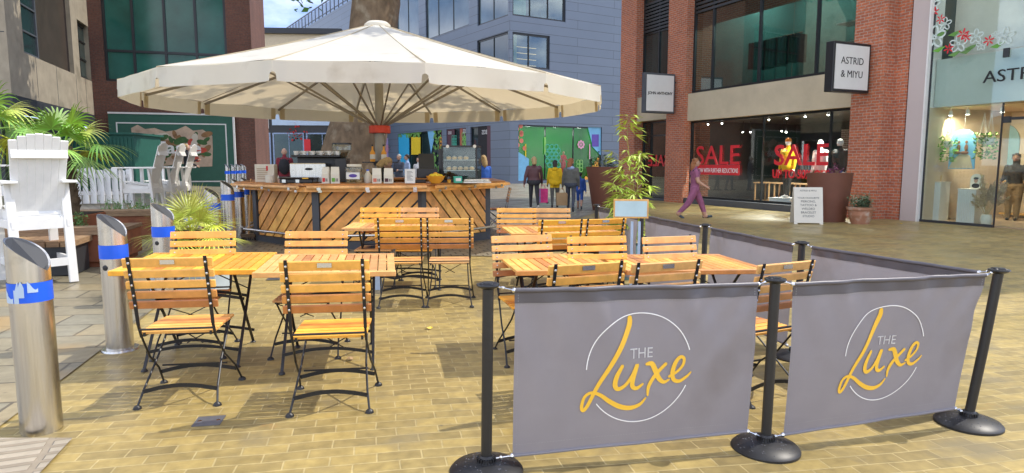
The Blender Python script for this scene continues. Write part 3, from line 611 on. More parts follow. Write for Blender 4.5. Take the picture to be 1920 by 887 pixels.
# green lit shop behind the right-hand glazing
mat('green_wall', (.008, .26, .012), .7, var=.12, scale=1.); 
r = MB(); r.box(.7, 8.1, 2.6, 2.7, 0, 4.2); r.box(.6, .7, .3, 2.7, 0, 4.2); r.box(8.1, 8.2, .3, 2.7, 0, 4.2); r.box(.7, 8.1, .3, 2.7, 4.15, 4.25); r.box(.7, 8.1, .3, 2.7, 0, .1); r.build('shop_room', 'green_wall', BG)
for x in (2.2, 4.6, 6.8):
    ld = bpy.data.lights.new('shop_lamp', 'POINT'); ld.energy = 20; ld.shadow_soft_size = .15; lo = bpy.data.objects.new('shop_lamp', ld); COL.objects.link(lo); lo.parent = BG; lo.location = (x, 1.2, 3.7)
def decR(px0, px1, py0, py1, m, name='window_sticker', y=-.0, poly=None):
    r = MB()
    if poly: pts = [FR.at(*p) for p in poly]
    else: pts = [FR.at(px0, py1), FR.at(px1, py1), FR.at(px1, py0), FR.at(px0, py0)]
    r.prism([(a, b) for a, b in pts], .01, Matrix.Translation((0, .11+y, 0)) @ Matrix.Rotation(pi/2, 4, 'X')); return r.build(name, m, BG)
mat('vinyl_sky', (.16, .42, .65), .5); mat('vinyl_peach', (.62, .17, .11), .5); mat('vinyl_teal', (.05, .40, .28), .5); mat('vinyl_amber', (.75, .33, .03), .5); mat('vinyl_lilac', (.42, .32, .6), .5); mat('vinyl_purple', (.09, .05, .33), .5); mat('vinyl_maroon', (.07, .015, .03), .5); mat('vinyl_cyan', (.03, .36, .62), .5); mat('vinyl_yellow', (.72, .52, .02), .5); mat('vinyl_rust', (.35, .07, .03), .5); mat('vinyl_lime', (.22, .55, .12), .5); mat('vinyl_pink', (.6, .3, .42), .5)
decR(0, 0, 0, 0, 'vinyl_sky', poly=[(966, 340), (993, 338), (993, 298), (966, 280)])
decR(0, 0, 0, 0, 'vinyl_sky', poly=[(1103, 235), (1128, 236), (1128, 292), (1113, 276)], y=-.01)
decR(1111, 1124, 252, 275, 'vinyl_purple', y=-.02)
decR(1022, 1025, 257, 290, 'vinyl_lime'); decR(986, 988, 270, 300, 'vinyl_yellow'); decR(1106, 1108, 270, 298, 'vinyl_pink', y=-.02)
def dots(F, M, pts, rad, m, asp=1., y=.1, ring=False):
    r = MB()
    if M is not None: r.T = M
    for px, py in pts:
        x, z = F.at(px, py)
        if ring: stroke(r, [(x+rad*asp*cos(a*pi/5), z+rad*sin(a*pi/5)) for a in range(11)], [rad*.3]*11, lambda a, b: Vector((a, y, b)), 3)
        else: r.add([(x+rad*asp*cos(a*pi/6), y, z+rad*sin(a*pi/6)) for a in range(12)], [tuple(range(12))])
    return r.build('window_sticker', m, BG)
dots(FR, None, [(971, 242), (978, 236), (979, 249), (971, 258), (979, 264), (972, 272), (985, 278), (979, 252)], .17, 'vinyl_peach')
dots(FR, None, [(1028+8*(k % 3)+(4 if k//3 % 2 else 0), 276+6.5*(k//3)) for k in range(18)], .2, 'vinyl_teal', ring=True)
dots(FR, None, [(1086+5*(k % 2), 304+7*(k//2)) for k in range(6)], .16, 'vinyl_lime', ring=True)
dots(FR, None, [(1100+4.5*i, 334-7*j) for i in range(6) for j in range(1+i)], .15, 'vinyl_amber', .75, y=.09)
dots(FR, None, [(1091+5*cos(k*pi/4), 271+6*sin(k*pi/4)) for k in range(8)]+[(1091, 271)], .1, 'vinyl_pink')
def decL(px0, px1, py0, py1, m, y=.08, poly=None, name='window_sticker'):
    r = MB(); r.T = ML
    pts = [FL.at(*p) for p in poly] if poly else [FL.at(px0, py1), FL.at(px1, py1), FL.at(px1, py0), FL.at(px0, py0)]
    r.prism([(a, b) for a, b in pts], .02, Matrix.Translation((0, y, 0)) @ Matrix.Rotation(pi/2, 4, 'X')); return r.build(name, m, BG)
decL(722, 766, 250, 335, 'vinyl_cyan'); decL(719, 731, 246, 335, 'vinyl_lilac', y=.05); decL(770, 787, 257, 290, 'vinyl_yellow')
decL(0, 0, 0, 0, 'vinyl_pink', poly=[(722, 270), (734, 276), (724, 290)], y=.02)
r = MB(); r.T = ML
for k in range(260):
    px, py = rnd.uniform(743, 788), rnd.uniform(236, 256)
    if rnd.random() < .35: px, py = rnd.uniform(812, 826), rnd.uniform(240, 335)
    x, z = FL.at(px, py); a = rnd.random()*6.3; q = .22
    r.add([(x+q*cos(a), .06, z+q*sin(a)), (x+q*.5*cos(a+1.5), .04, z+q*.5*sin(a+1.5)), (x-q*cos(a), .06, z-q*sin(a)), (x-q*.5*cos(a+1.5), .05, z-q*.5*sin(a+1.5))], [(0, 1, 2, 3)])
r.build('window_greenery', 'herb_leaf', BG)
decL(0, 0, 0, 0, 'vinyl_sky', poly=[(800, 244), (816, 242), (807, 288), (803, 262)]); 
decL(826, 851, 237, 335, 'vinyl_maroon'); decL(861, 866, 236, 280, 'vinyl_rust'); decL(866, 881, 240, 335, 'vinyl_maroon'); decL(895, 912, 236, 338, 'cloth_black'); decL(912, 920, 236, 338, 'vinyl_maroon'); decL(922, 946, 238, 338, 'cloth_charcoal')
dots(FL, ML, [(868+4*(k % 3)+(2 if k//3 % 2 else 0), 254+6*(k//3)) for k in range(15)], .22, 'vinyl_lime', y=.03, ring=True)
dots(FL, ML, [(826+4*(k % 3), 262+7*(k//3)) for k in range(9)], .2, 'vinyl_amber', y=.03, ring=True)
dots(FL, ML, [(848+3*(k % 3), 258+5*(k//3)) for k in range(12)], .16, 'vinyl_teal', y=.03, ring=True)
dots(FL, ML, [(926+4.2*i, 334-7*j) for i in range(5) for j in range(2+i)], .2, 'vinyl_amber', .7, y=.03)
dots(FL, ML, [(936, 260), (944, 266), (937, 276), (944, 284), (948, 250), (950, 262)], .16, 'vinyl_peach', y=.03)
for px0, px1, py0, py1 in ((840, 846, 246, 252), (868, 878, 241, 250), (903, 913, 243, 252)):
    x0, z0 = FL.at(px0, py1); x1, z1 = FL.at(px1, py0); tb = MB(); textmesh(tb, 'BOSS', 1, Matrix.Identity(4), 'LEFT', .02, bold=.02)
    mx = max(v.x for v in tb.v); tb.v = [ML @ Vector((x1-(x1-x0)*v.x/mx, .02, z0+v.y*(z1-z0)/.72)) for v in tb.v]; tb.build('window_lettering', 'logo_white', BG)  # reversed words imitate reflections in the panes, modelled as white letters

# ---- brick building with the green glazing, hoarding in front
F2 = Facade((-17.5, 27.5), (1, .3), .42)
B3 = thing('brick_glazed_building', 'dark brick building with a tall green tinted window grid, behind the green hoarding', 'building', F2.world(0, 0), F2.a)
a0, _ = F2.at(192, 60); a1, _ = F2.at(424, 60); zb = F2.at(210, 152)[1]; zt = F2.at(300, 98)[1]; e1, _ = F2.at(472, 100)
ztop = zb+5.2
r = MB(); wall_open(r, -.2, e1, -.5, 14, [(a0, a1, zb, ztop)], 0, .25); shell(r, -.2, e1, -.5, 14, 0, 9); r.build('wall', 'dark_brick', B3)
window(B3, a0, a1, zb, ztop, .08, cols=[F2.at(p, 90)[0] for p in (250, 310, 368)], rows=(zt, zt+2.55), fw=.1, pm='pane_green', mw=.1, fd=.14)
r = MB(); r.box(a0, a1, .0, .2, ztop-.32, ztop-.02); r.build('lintel', 'window_black', B3)
FH = Facade(F2.world(0, -.35)[:2], F2.d, .42)
h0 = FH.at(203, 215)[0]; h1 = FH.at(436, 222)[0]; ht = FH.at(300, 215)[1]
HB = thing('hoarding', 'dark green hoarding with a food picture and the word Taste', 'hoarding', FH.world(0, 0), FH.a)
r = MB(); r.box(h0, h1, -.06, .1, -.5, ht); r.build('board', 'hoarding_green', HB)
r = MB(); r.box(h0, h1+.07, -.1, .1, ht, ht+.07); r.box(h1, h1+.07, -.1, .1, -.5, ht); r.build('edge_trim', 'white_sign', HB)
def hp(px, py): return FH.at(px, py, -.07)
x0, z1 = hp(217, 229); x1, _ = hp(424, 232); _, z0 = hp(420, 341)
r = MB(); t_ = .05
r.box(x0, x1, -.075, -.062, z1-t_, z1); r.box(x0, x1, -.075, -.062, z0, z0+t_); r.box(x0, x0+t_, -.075, -.062, z0+t_, z1-t_); r.box(x1-t_, x1, -.075, -.062, z0+t_, z1-t_); r.build('border_line', 'white_sign', HB)
mat('paper_tan', (.50, .38, .28), .8, var=.3, scale=3)
out = [(246, 240), (258, 234), (272, 242), (290, 240), (310, 247), (330, 244), (348, 236), (362, 245), (380, 243), (398, 255), (399, 280), (398, 312), (370, 313), (340, 307), (310, 311), (285, 314), (262, 316), (250, 300), (248, 270)]
r = MB(); r.prism([hp(*p) for p in out], .012, Matrix.Translation((0, -.066, 0)) @ Matrix.Rotation(pi/2, 4, 'X')); r.build('torn_paper_print', 'paper_tan', HB)
fr_ = random.Random(3)
mat('food_bread', (.26, .14, .06), .8, var=.4, scale=6); mat('food_leaf', (.05, .12, .04), .8, var=.4, scale=6); mat('food_tomato', (.5, .06, .03), .6, var=.2); mat('food_white', (.6, .55, .45), .8, var=.1)
for m_, n_ in (('food_bread', 34), ('food_leaf', 26), ('food_tomato', 13), ('food_white', 8)):
    r = MB()
    for k in range(n_):
        px = fr_.choice([fr_.gauss(275, 13), fr_.gauss(320, 13), fr_.gauss(370, 13)]); py = fr_.gauss(277, 13); px = min(388, max(256, px)); py = min(303, max(252, py))
        x, z = hp(px, py); a = fr_.random()*6; q = fr_.uniform(.1, .3)
        r.add([(x+q*cos(t)*cos(a)-.5*q*sin(t)*sin(a), -.08-.003*k/n_-(.004 if m_ != 'food_bread' else 0), z+q*cos(t)*sin(a)+.5*q*sin(t)*cos(a)) for t in [i*pi/5 for i in range(10)]], [tuple(range(10))])
    r.build('food_print', m_, HB)
x0, z0 = hp(287, 287); _, z1 = hp(287, 265); x1 = hp(352, 287)[0]
tb = MB(); textmesh(tb, 'Taste', (z1-z0)/.7, face_xz(x0, -.09, z0), 'LEFT', .02, squash=1.2, bold=.015); tb.build('lettering', 'white_sign', HB)

# ---- concrete clad building at the left edge
F3 = Facade((-14.5, 19.2), (-.33, .944), .4); F3b = Facade((-26.5, 18.0), (12, 1.2), .4)
B4 = thing('concrete_building', 'beige concrete clad building with grey windows, at the left edge', 'building', F3.world(0, 0), F3.a)
LB = 8.75; zl = 3.05
def rect(F, px0, py0, px1, py1, px2=None):
    a = F.at(px0, py0); b = F.at(px1, py1); return a[0], b[0], min(a[1], b[1]), max(a[1], b[1])
s0 = F3.at(42, 60)[0]; s1 = F3.at(134, 60)[0]; sz = (F3.at(50, 104)[1]+F3.at(130, 132)[1])/2; sm = F3.at(78, 60)[0]
q0 = F3.at(147, 80)[0]; q1 = F3.at(176, 80)[0]
MB4 = Matrix.Rotation(-F3.a, 4, 'Z') @ Matrix.Translation(F3b.world(0, 0)-F3.world(0, 0)) @ Matrix.Rotation(F3b.a, 4, 'Z')
r = MB(); wall_open(r, 0, LB, zl, 13, [(s0, s1, sz, sz+3.2), (q0, q1, sz, sz+2.2)], 0, .3); r.T = MB4; r.quad((0, 0, zl), (12.06, 0, zl), (12.06, 0, 13), (0, 0, 13)); r.T = Matrix.Identity(4)
r.quad((0, 0, zl), (LB, 0, zl), (LB, 6, zl), (0, 6, zl)); r.quad((LB, 0, zl), (LB, 8, zl), (LB, 8, 13), (LB, 0, 13)); r.quad((0, 0, 13), (LB, 0, 13), (LB, 9, 13), (0, 12, 13)); r.build('wall', 'concrete', B4)
r = MB()
for x in [F3.at(p, 150)[0] for p in (70, 107, 143, 160)]: r.box(x-.012, x+.012, -.004, .0, zl, sz)
r.T = MB4; r.box(0, 12, -.004, 0, zl+1.75, zl+1.775); r.T = Matrix.Identity(4); r.build('panel_joint', 'dark_band', B4)
r = MB(); r.box(.0, LB, -.02, .25, zl-.5, zl-.01); r.T = MB4; r.box(0, 12.08, -.02, .2, zl-.5, zl-.01); r.build('fascia_band', 'dark_band', B4)
r = MB(); r.box(.1, LB, .35, .45, -.6, zl-.5); r.T = MB4; r.box(0, 12.06, .3, .4, -.6, zl-.5); r.build('ground_floor_wall', 'charcoal', B4)
r = MB(); r.T = MB4; r.box(7, 11.95, .24, .28, 0, zl-.6); mat('mural_green', (.17, .33, .06), .5, var=.15, scale=.8, dirt=((.5, .48, .47), .35, .5)); r.build('mural_panel', 'mural_green', B4)
x0 = F3.at(168, 235, .3)[0]; x1 = F3.at(189, 235, .3)[0]; r = MB(); r.box(x0, x1, .28, .33, F3.at(180, 248, .3)[1], F3.at(180, 225, .3)[1]); r.build('red_panel', 'collar_red', B4)
window(B4, s0, sm, sz, sz+3.2, .12, cols=(), rows=(sz+.75, sz+1.55), fm='grey_frame' if 'grey_frame' in MATS else 'grey_metal', pm='pane_dark', fw=.1)
window(B4, sm+.02, s1, sz, sz+3.2, .14, fm='pane_brown', pm='pane_brown', fw=.03)
window(B4, q0, q1, sz, sz+2.2, .12, rows=(sz+.8, sz+1.5), pm='pane_dark', fw=.1)
# ---- small far block with the white sign between brick building and tree
B5 = thing('far_cream_block', 'cream block with a white fascia and dark shop windows, far beyond the counter', 'building', (-25.2, 62, .8), R(4))
r = MB(); r.box(-4, 9, 0, 8, 5.6, 12.6); r.build('upper_wall', 'cream', B5)
r = MB(); r.box(-4.3, 9.3, -.3, 8, 12.6, 13.1); r.build('roof_edge', 'dark_band', B5)
r = MB(); r.box(-4, 9, 0, 8, -.5, 5.6); r.build('shop_wall', 'charcoal', B5)
r = MB(); r.box(-1.2, 2.3, -.15, .0, 3.9, 5.3); r.build('fascia', 'white_sign', B5)
r = MB(); r.box(2.6, 9, -.1, 0, 4.2, 5.2); r.build('fascia', 'pale_tape', B5)
for i in range(4): window(B5, -3.6+i*3.1, -.7+i*3.1, .2, 3.5, -.1, cols=(-2.1+i*3.1,), pm='pane_dark', fm='cloth_shirtblue', fw=.12)
r = MB(); r.box(.0, .8, -.16, -.12, 2.4, 3.3); r.box(5.5, 6.1, -.16, -.12, 1.8, 2.9); r.build('red_poster', 'sale_red', B5)
r = MB()
for k in range(26):
    c = Vector((rnd.gauss(4.9, .5), -.3+rnd.gauss(0, .2), rnd.gauss(3.4, .4)))
    d1 = Vector((rnd.gauss(0, 1), rnd.gauss(0, 1), rnd.gauss(0, 1))).normalized()*.15; d2 = d1.cross(Vector((.3, .5, .8))).normalized()*.1
    r.add([c+d1, c+d2, c-d1, c-d2], [(0, 1, 2, 3)])
r.build('hanging_flowers', 'cloth_red', B5)
# ---- green shed, picket fence
p = at(180, 383); GY = 22.5
gx0 = atY(120, GY); gx1 = atY(247, GY); gz0 = gz(gx0, GY)
t = thing('green_shed', 'dark green ribbed metal shed behind the white picket fence', 'shed', (gx0, GY, gz0), R(6))
r = MB(); wd = gx1-gx0; hh = zat(252, GY)-gz0
r.box(0, wd, 0, 2.2, 0, hh); r.build('body', 'green_shed', t)
r = MB()
for k in range(18): x = .1+k*(wd-.2)/17; r.box(x-.035, x+.035, -.03, 0, .1, hh-.1)
r.build('rib', 'green_shed', t)
r = MB(); r.box(-.08, wd+.08, -.1, 2.3, hh, hh+.07); r.build('roof', 'green_shed', t)
r = MB(); r.bar((wd*.62, -.045, .9), (wd*.62, -.045, 1.3), .05, .03); r.build('handle', 'black_plastic', t)
A = at(118, 386); Bp = at(246, 384)
PF = thing('picket_fence', 'white picket fence in front of the green shed', 'fence', A, 0)
dv = Bp-A; nn_ = 10; fh = .98
for k in range(nn_):
    c = dv*(k/(nn_-1)); r = MB(); w_ = .085; h_ = fh*(1+.04*sin(k*2.1))
    r.prism([(-w_, .05), (w_, .05), (w_*(1+.2*sin(k*1.7)), h_*.5), (w_, h_-.02), (w_*.6, h_), (-w_*.7, h_), (-w_, h_-.03), (-w_*(.8+.2*cos(k)), h_*.5)], .025, Matrix.Translation(c) @ Matrix.Rotation(pi/2, 4, 'X')); r.build('picket', 'white_paint', PF)
for z in (.32, .78):
    r = MB(); r.bar(Vector((0, .02, z)), dv+Vector((0, .02, z)), .03, .1); r.build('rail', 'white_paint', PF)
# ---- plane tree
TY = 21.0; base = Vector((atY(650, TY), TY, 0)); base.z = gz(base.x, base.y)
TR = thing('plane_tree', 'big plane tree with a mottled leaning trunk behind the parasol', 'tree', base)
tx = atY(705, TY, 6.5)-base.x
path = [(0, 0, -.1), (.02, 0, .5), (.12, 0, 1.3), (tx*.42, 0, 2.6), (tx*.72, 0, 4.3), (tx, 0, 6.4), (tx*1.05, .1, 8.2)]
r = MB(); r.tube(path, [1.35, 1.14, .98, .86, .77, .69, .66], 28)
limbs = [((5.2, -.6, 13.5), .36), ((-3.2, 1.5, 13), .34), ((1.6, 4, 14), .3), ((1.0, -3.6, 13), .3), ((.6, .4, 16), .34), ((7.5, 2.0, 12.2), .22), ((-5.2, -1.5, 12), .2)]
top = Vector(path[-1]); ends = []
for e, w0 in limbs:
    e = Vector(e); mid = top.lerp(e, .5)+Vector((rnd.gauss(0, .4), rnd.gauss(0, .4), rnd.gauss(.5, .3)))
    r.tube([top-Vector((0, 0, .6)), top.lerp(mid, .5), mid, mid.lerp(e, .6), e], [w0*1.4, w0*1.1, w0*.8, w0*.5, .06], 9); ends += [mid, e, mid.lerp(e, .5)]
for e in ((8.3, -5.3, 11.0), (6.4, -4.6, 10.6), (9.6, -4.2, 11.4), (5.0, -3.4, 11.2), (7.4, -3.6, 11.8)): ends.append(Vector(e))
r.tube([top-Vector((0, 0, .3)), Vector((3, -1, 10)), Vector((6, -3, 11)), Vector((9, -5, 11.3))], [.3, .2, .13, .05], 8)
for v in r.v:
    k = sin(v.x*7+v.z*2.3)*sin(v.y*6-v.z*1.7)*.05+sin(v.z*9+v.x*4)*.018; v.x += k; v.y += k*.8
r.build('trunk', 'bark', TR, smooth=True)
lf = MB()
def leafcard(mb, c, s, sp=1.0):
    d = Vector((rnd.gauss(0, 1), rnd.gauss(0, 1), rnd.gauss(0, .6))).normalized(); u = d.cross(Vector((rnd.gauss(0, .5), rnd.gauss(0, .5), 1))).normalized()
    mb.add([c-d*s, c-d*s*.2+u*s*.62*sp, c+d*s, c-d*s*.2-u*s*.62*sp], [(0, 1, 2, 3)])
for e in ends:
    for _ in range(5):
        c = e+Vector((rnd.gauss(0, 1.3), rnd.gauss(0, 1.3), rnd.gauss(.5, .9))); rr = rnd.uniform(.5, 1.15)
        for k in range(int(105*rr)):
            q = Vector((rnd.gauss(0, 1), rnd.gauss(0, 1), rnd.gauss(0, .75))); q = q.normalized()*rr*rnd.random()**.4; leafcard(lf, c+q, rnd.uniform(.11, .2))
c = Vector((atY(566, 17.5, 6.0), 17.5, zat(6, 17.5)))-base
tw = MB(); tw.tube([top.lerp(Vector((-3.2, 1.5, 13)), .7), (c+Vector((-1.4, 1.2, 2.6))), c+Vector((-.3, .1, .7)), c], [.07, .05, .02, .008], 6); tw.build('twig', 'bark', TR)
for k in range(34): leafcard(lf, c+Vector((rnd.gauss(0, .16), rnd.gauss(0, .2), rnd.gauss(.2, .18))), rnd.uniform(.07, .13))
lf.build('crown', 'leaf', TR)
# ------------------------------------------------------------------ folding chair (faces +y), built once
def make_chair():
    t = thing('folding_chair', 'x', 'chair')
    W2 = .212
    back = [(-.315, .925), (-.285, .80), (-.255, .66), (-.225, .50), (-.19, .42), (-.06, .26), (.10, .14), (.20, .012)]   # back upright running down to the front foot
    def yat(z):
        for (y0, z0), (y1, z1) in zip(back[:-1], back[1:]):
            if z1 <= z <= z0: return y1+(y0-y1)*(z-z1)/(z0-z1)
    mb = MB()
    for i, z in enumerate((.888, .818, .752, .688, .626)):
        y = yat(z); h = .056 if i == 0 else .046
        mb.bar((-.25, y+.013, z), (.25, y+.013, z), .018, h, up=(0, .22, -1))
    bk = mb.build('backrest', 'teak', t, bevel=.003)
    part('plaque', lambda m: m.box(-.04, .04, yat(.892)-.0015, yat(.892)+.003, .878, .904), 'chrome', bk)
    mb = MB()
    for sx in (-1, 1):
        for z in (.888, .818, .752, .688, .626):
            y = yat(z); mb.ball((sx*W2, y-.006, z), (.008, .005, .008), 8, 5); mb.ball((sx*W2, y+.023, z), (.007, .003, .007), 8, 5)
    mb.build('bolt', 'chrome', bk)
    mb = MB()
    for i in range(7):
        y = -.175+i*.061; mb.bar((-.215, y, .452-.002*abs(i-3)), (.215, y, .452-.002*abs(i-3)), .05, .018, up=(0, 0, 1))
    mb.build('seat', 'teak', t, bevel=.003)
    mb = MB()
    for sx in (-1, 1): mb.bar((sx*.19, -.21, .437), (sx*.19, .215, .437), .012, .022)
    mb.tube([(-.215, -.215, .47), (.215, -.215, .47)], .007, 6); mb.tube([(-.2, .2, .432), (.2, .2, .432)], .007, 6); mb.build('seat_frame', 'iron', t)
    for sx in (-1, 1):
        mb = MB(); x = sx*W2
        for (y0, z0), (y1, z1) in zip(back[:4], back[1:5]): mb.bar((x, y0, z0), (x, y1, z1), .019 if z0 > .55 else .014, .007 if z0 > .55 else .012, up=(0, 1, .3))
        mb.tube([(x*(1+.06*max(0, i-1)), y, z) for i, (y, z) in enumerate(back[3:])], .0068, 7); lg = mb.build('leg', 'iron', t)
        part('foot', lambda m: m.lathe([(.010, .022), (.022, .012), (.026, .0)], 12, (x*1.18, .20, 0)), 'black_rubber', lg)
        mb = MB(); x2 = sx*.19; q = [(x2, .20, .43), (x2, .10, .335), (x2*1.03, -.04, .23), (x2*1.12, -.20, .10), (x2*1.2, -.275, .012)]
        mb.tube(q, .0068, 7); lg = mb.build('leg', 'iron', t)
        part('foot', lambda m: m.lathe([(.010, .022), (.022, .012), (.026, .0)], 12, (x2*1.2, -.275, 0)), 'black_rubber', lg)
    def arch(m, y, z, w, hgt, h, th):
        k = 10; P = [(-w+2*w*i/k, y, z+hgt*sin(pi*i/k)) for i in range(k+1)]
        for a, b in zip(P[:-1], P[1:]): m.bar(a, b, th, h)
    part('stretcher', lambda m: arch(m, -.215, .085, .215, .032, .024, .006), 'iron', t)
    part('stretcher', lambda m: arch(m, .135, .10, .235, .035, .024, .006), 'iron', t)
    part('stretcher', lambda m: arch(m, .06, .165, .2, .0, .01, .01), 'iron', t)
    part('cross_brace', lambda m: (m.tube([(-.19, .18, .42), (.05, .08, .30)], .004, 5), m.tube([(.19, .18, .42), (-.05, .08, .30)], .004, 5)), 'iron', t)
    return t
chair0 = make_chair(); used = [False]
def place_chair(px0, px1, py, yaw, label, group, dz=.905, flip=False, far=None):
    q = at((px0+px1)/2, py, dz); a = R(yaw)
    off = Vector((0, -.305, 0)); off.rotate(Euler((0, 0, a)))
    loc = Vector((q.x-off.x, q.y-off.y, 0)); loc.z = gz(loc.x, loc.y)
    if not used[0]:
        used[0] = True; chair0.location = loc; chair0.rotation_euler = (0, 0, a); chair0['label'] = label; chair0['group'] = group; return chair0
    return dup(chair0, loc, a, label, group)
GC = 'slatted folding chairs at the tables'
place_chair(230, 396, 487, 8, 'folding chair nearest the steel bollards, its back to the viewer', GC)
place_chair(531, 685, 493, 8, 'folding chair just behind the drain cover, right of another, its back to the viewer', GC)
place_chair(318, 446, 436, 188, 'folding chair facing the viewer in front of the small fan palm', GC)
place_chair(537, 651, 436, 183, 'folding chair facing the viewer across the near left tables, right of the fan palm', GC)
place_chair(710, 788, 412, 6, 'left of the two folding chairs with backs to the viewer by the counter', GC)
place_chair(802, 880, 412, 4, 'right of the two folding chairs with backs to the viewer by the counter', GC)
place_chair(678, 749, 391, 180, 'folding chair facing the viewer against the middle planks of the counter, left one', GC)
place_chair(752, 820, 391, 180, 'folding chair facing the viewer against the middle planks of the counter, right one', GC)
place_chair(1040, 1168, 499, 20, 'folding chair just behind the near banner, directly above its printed circle', GC)
place_chair(1190, 1317, 496, 20, 'folding chair just behind the near banner, above its right half', GC)
place_chair(1418, 1537, 497, 26, 'folding chair seen through the gap between the two printed banners', GC)
place_chair(928, 1027, 443, 195, 'folding chair facing the viewer at the left end of the long near table', GC)
place_chair(1073, 1163, 445, 190, 'folding chair facing the viewer just left of the bamboo', GC)
place_chair(1207, 1300, 445, 196, 'folding chair facing the viewer just right of the bamboo', GC)
place_chair(1018, 1090, 415, 14, 'folding chair with its back to the viewer at the far right table, left one', GC)
place_chair(1107, 1165, 413, 18, 'folding chair with its back to the viewer at the far right table, beside the bamboo', GC)
place_chair(937, 1000, 392, 178, 'folding chair facing the viewer at the far right table, left one, by the walking family', GC)
place_chair(1004, 1063, 392, 178, 'folding chair facing the viewer at the far right table, right one, by the walking family', GC)
c = dup(chair0, (atY(931, 14.6), 14.6, 0), R(95), 'folding chair alone at the far right end of the counter, side on', GC)
# ------------------------------------------------------------------ folding tables
def make_table(name, wx, wy, label, group):
    t = thing(name, label, 'table', group=group); h = .735
    mb = MB(); n = round((wx-.02)/.062); sw = wx/n
    for i in range(n): mb.box(-wx/2+i*sw+.004, -wx/2+(i+1)*sw-.004, -wy/2+.045, wy/2-.045, h-.022, h)
    for sy in (-1, 1): mb.box(-wx/2, wx/2, sy*wy/2-(.042 if sy > 0 else 0), sy*wy/2+(.042 if sy < 0 else 0), h-.034, h+.001)
    for i in range(3): x = -wx/2+.1+i*(wx-.2)/2; mb.box(x-.02, x+.02, -wy/2+.05, wy/2-.05, h-.04, h-.0235)
    mb.build('tabletop', 'teak', t, bevel=.003)
    for sx in (-1, 1):
        x = sx*(wx/2-.16)
        for k, sy in enumerate((-1, 1)):
            xx = x-sx*k*.02
            mb = MB(); mb.bar((xx, -sy*.30, h-.04), (xx, sy*.34, .015), .008, .02, up=(1, 0, 0)); lg = mb.build('leg', 'iron', t)
            part('foot', lambda m: m.lathe([(.01, .02), (.02, .01), (.024, 0)], 10, (xx, sy*.34, 0)), 'black_rubber', lg)
    for sy in (-1, 1):
        for z, f in ((.12, .29), (.45, -.06)):
            mb = MB(); k = 10; X = wx/2-.16; P = [(-X+2*X*i/k, sy*f, z+.04*sin(pi*i/k)) for i in range(k+1)]
            for a, b in zip(P[:-1], P[1:]): mb.bar(a, b, .006, .022)
            mb.build('stretcher', 'iron', t)
    part('brace', lambda m: (m.tube([(-wx/2+.16, .1, .5), (0, .0, h-.05)], .005, 5), m.tube([(wx/2-.16, .1, .5), (0, 0, h-.05)], .005, 5)), 'iron', t)
    return t
def put(t, x, y, yaw, roll=0):
    t.location = (x, y, gz(x, y)); t.rotation_euler = (0, R(roll), R(yaw))
GT_ = 'slatted folding tables'
def tcorner(px, py, wx, wy, yaw, right=False):   # front left (or right) corner of the top -> centre
    q = at(px, py, .72); v = Vector((wx/2*(-1 if right else 1), wy/2, 0)); v.rotate(Euler((0, 0, R(yaw)))); return q.x+v.x, q.y+v.y
t1 = make_table('folding_table', .94, .92, 'slatted wooden folding table at the near left, in front of the small fan palm', GT_); put(t1, *tcorner(197, 515, .94, .92, 11), 11, 1.2)
t2 = copy_tree(t1); t2['label'] = 'slatted wooden folding table joined to the right end of the near left table'; put(t2, *tcorner(730, 511, .88, .92, 11, True), 11, 1.2)
for ch in t2.children: pass
t3 = make_table('folding_table', .78, .86, 'slatted wooden folding table nearest the left post of the near banner', GT_); put(t3, *tcorner(965, 512, .78, .86, 11), 11, 1)
t4 = make_table('folding_table', 1.14, .86, 'longer slatted wooden folding table behind the near banner, by the grey side fence', GT_); q = at(1172, 510, .72); v = Vector((.57, .43, 0)); v.rotate(Euler((0, 0, R(9)))); put(t4, q.x+v.x+.005, q.y+v.y, 9, 1)
t5 = make_table('folding_table', 1.25, .8, 'slatted wooden folding table standing close to the counter', GT_); put(t5, -1.33, 7.75, 4)
t6 = make_table('folding_table', 1.25, .8, 'slatted wooden folding table at the far right, left of the bamboo', GT_); put(t6, .55, 7.55, 9)
# little boxes / pots under the tables
b = MB(); q = at(708, 543); b.box(-.045, .045, -.04, .04, 0, .17); b.box(-.046, .046, -.041, .041, .08, .086); o = b.build('white_box', 'pale_tape', None, bevel=.006); o.location = q; tag(o, 'small pale box on the paving beside the chairs by the counter', 'box')

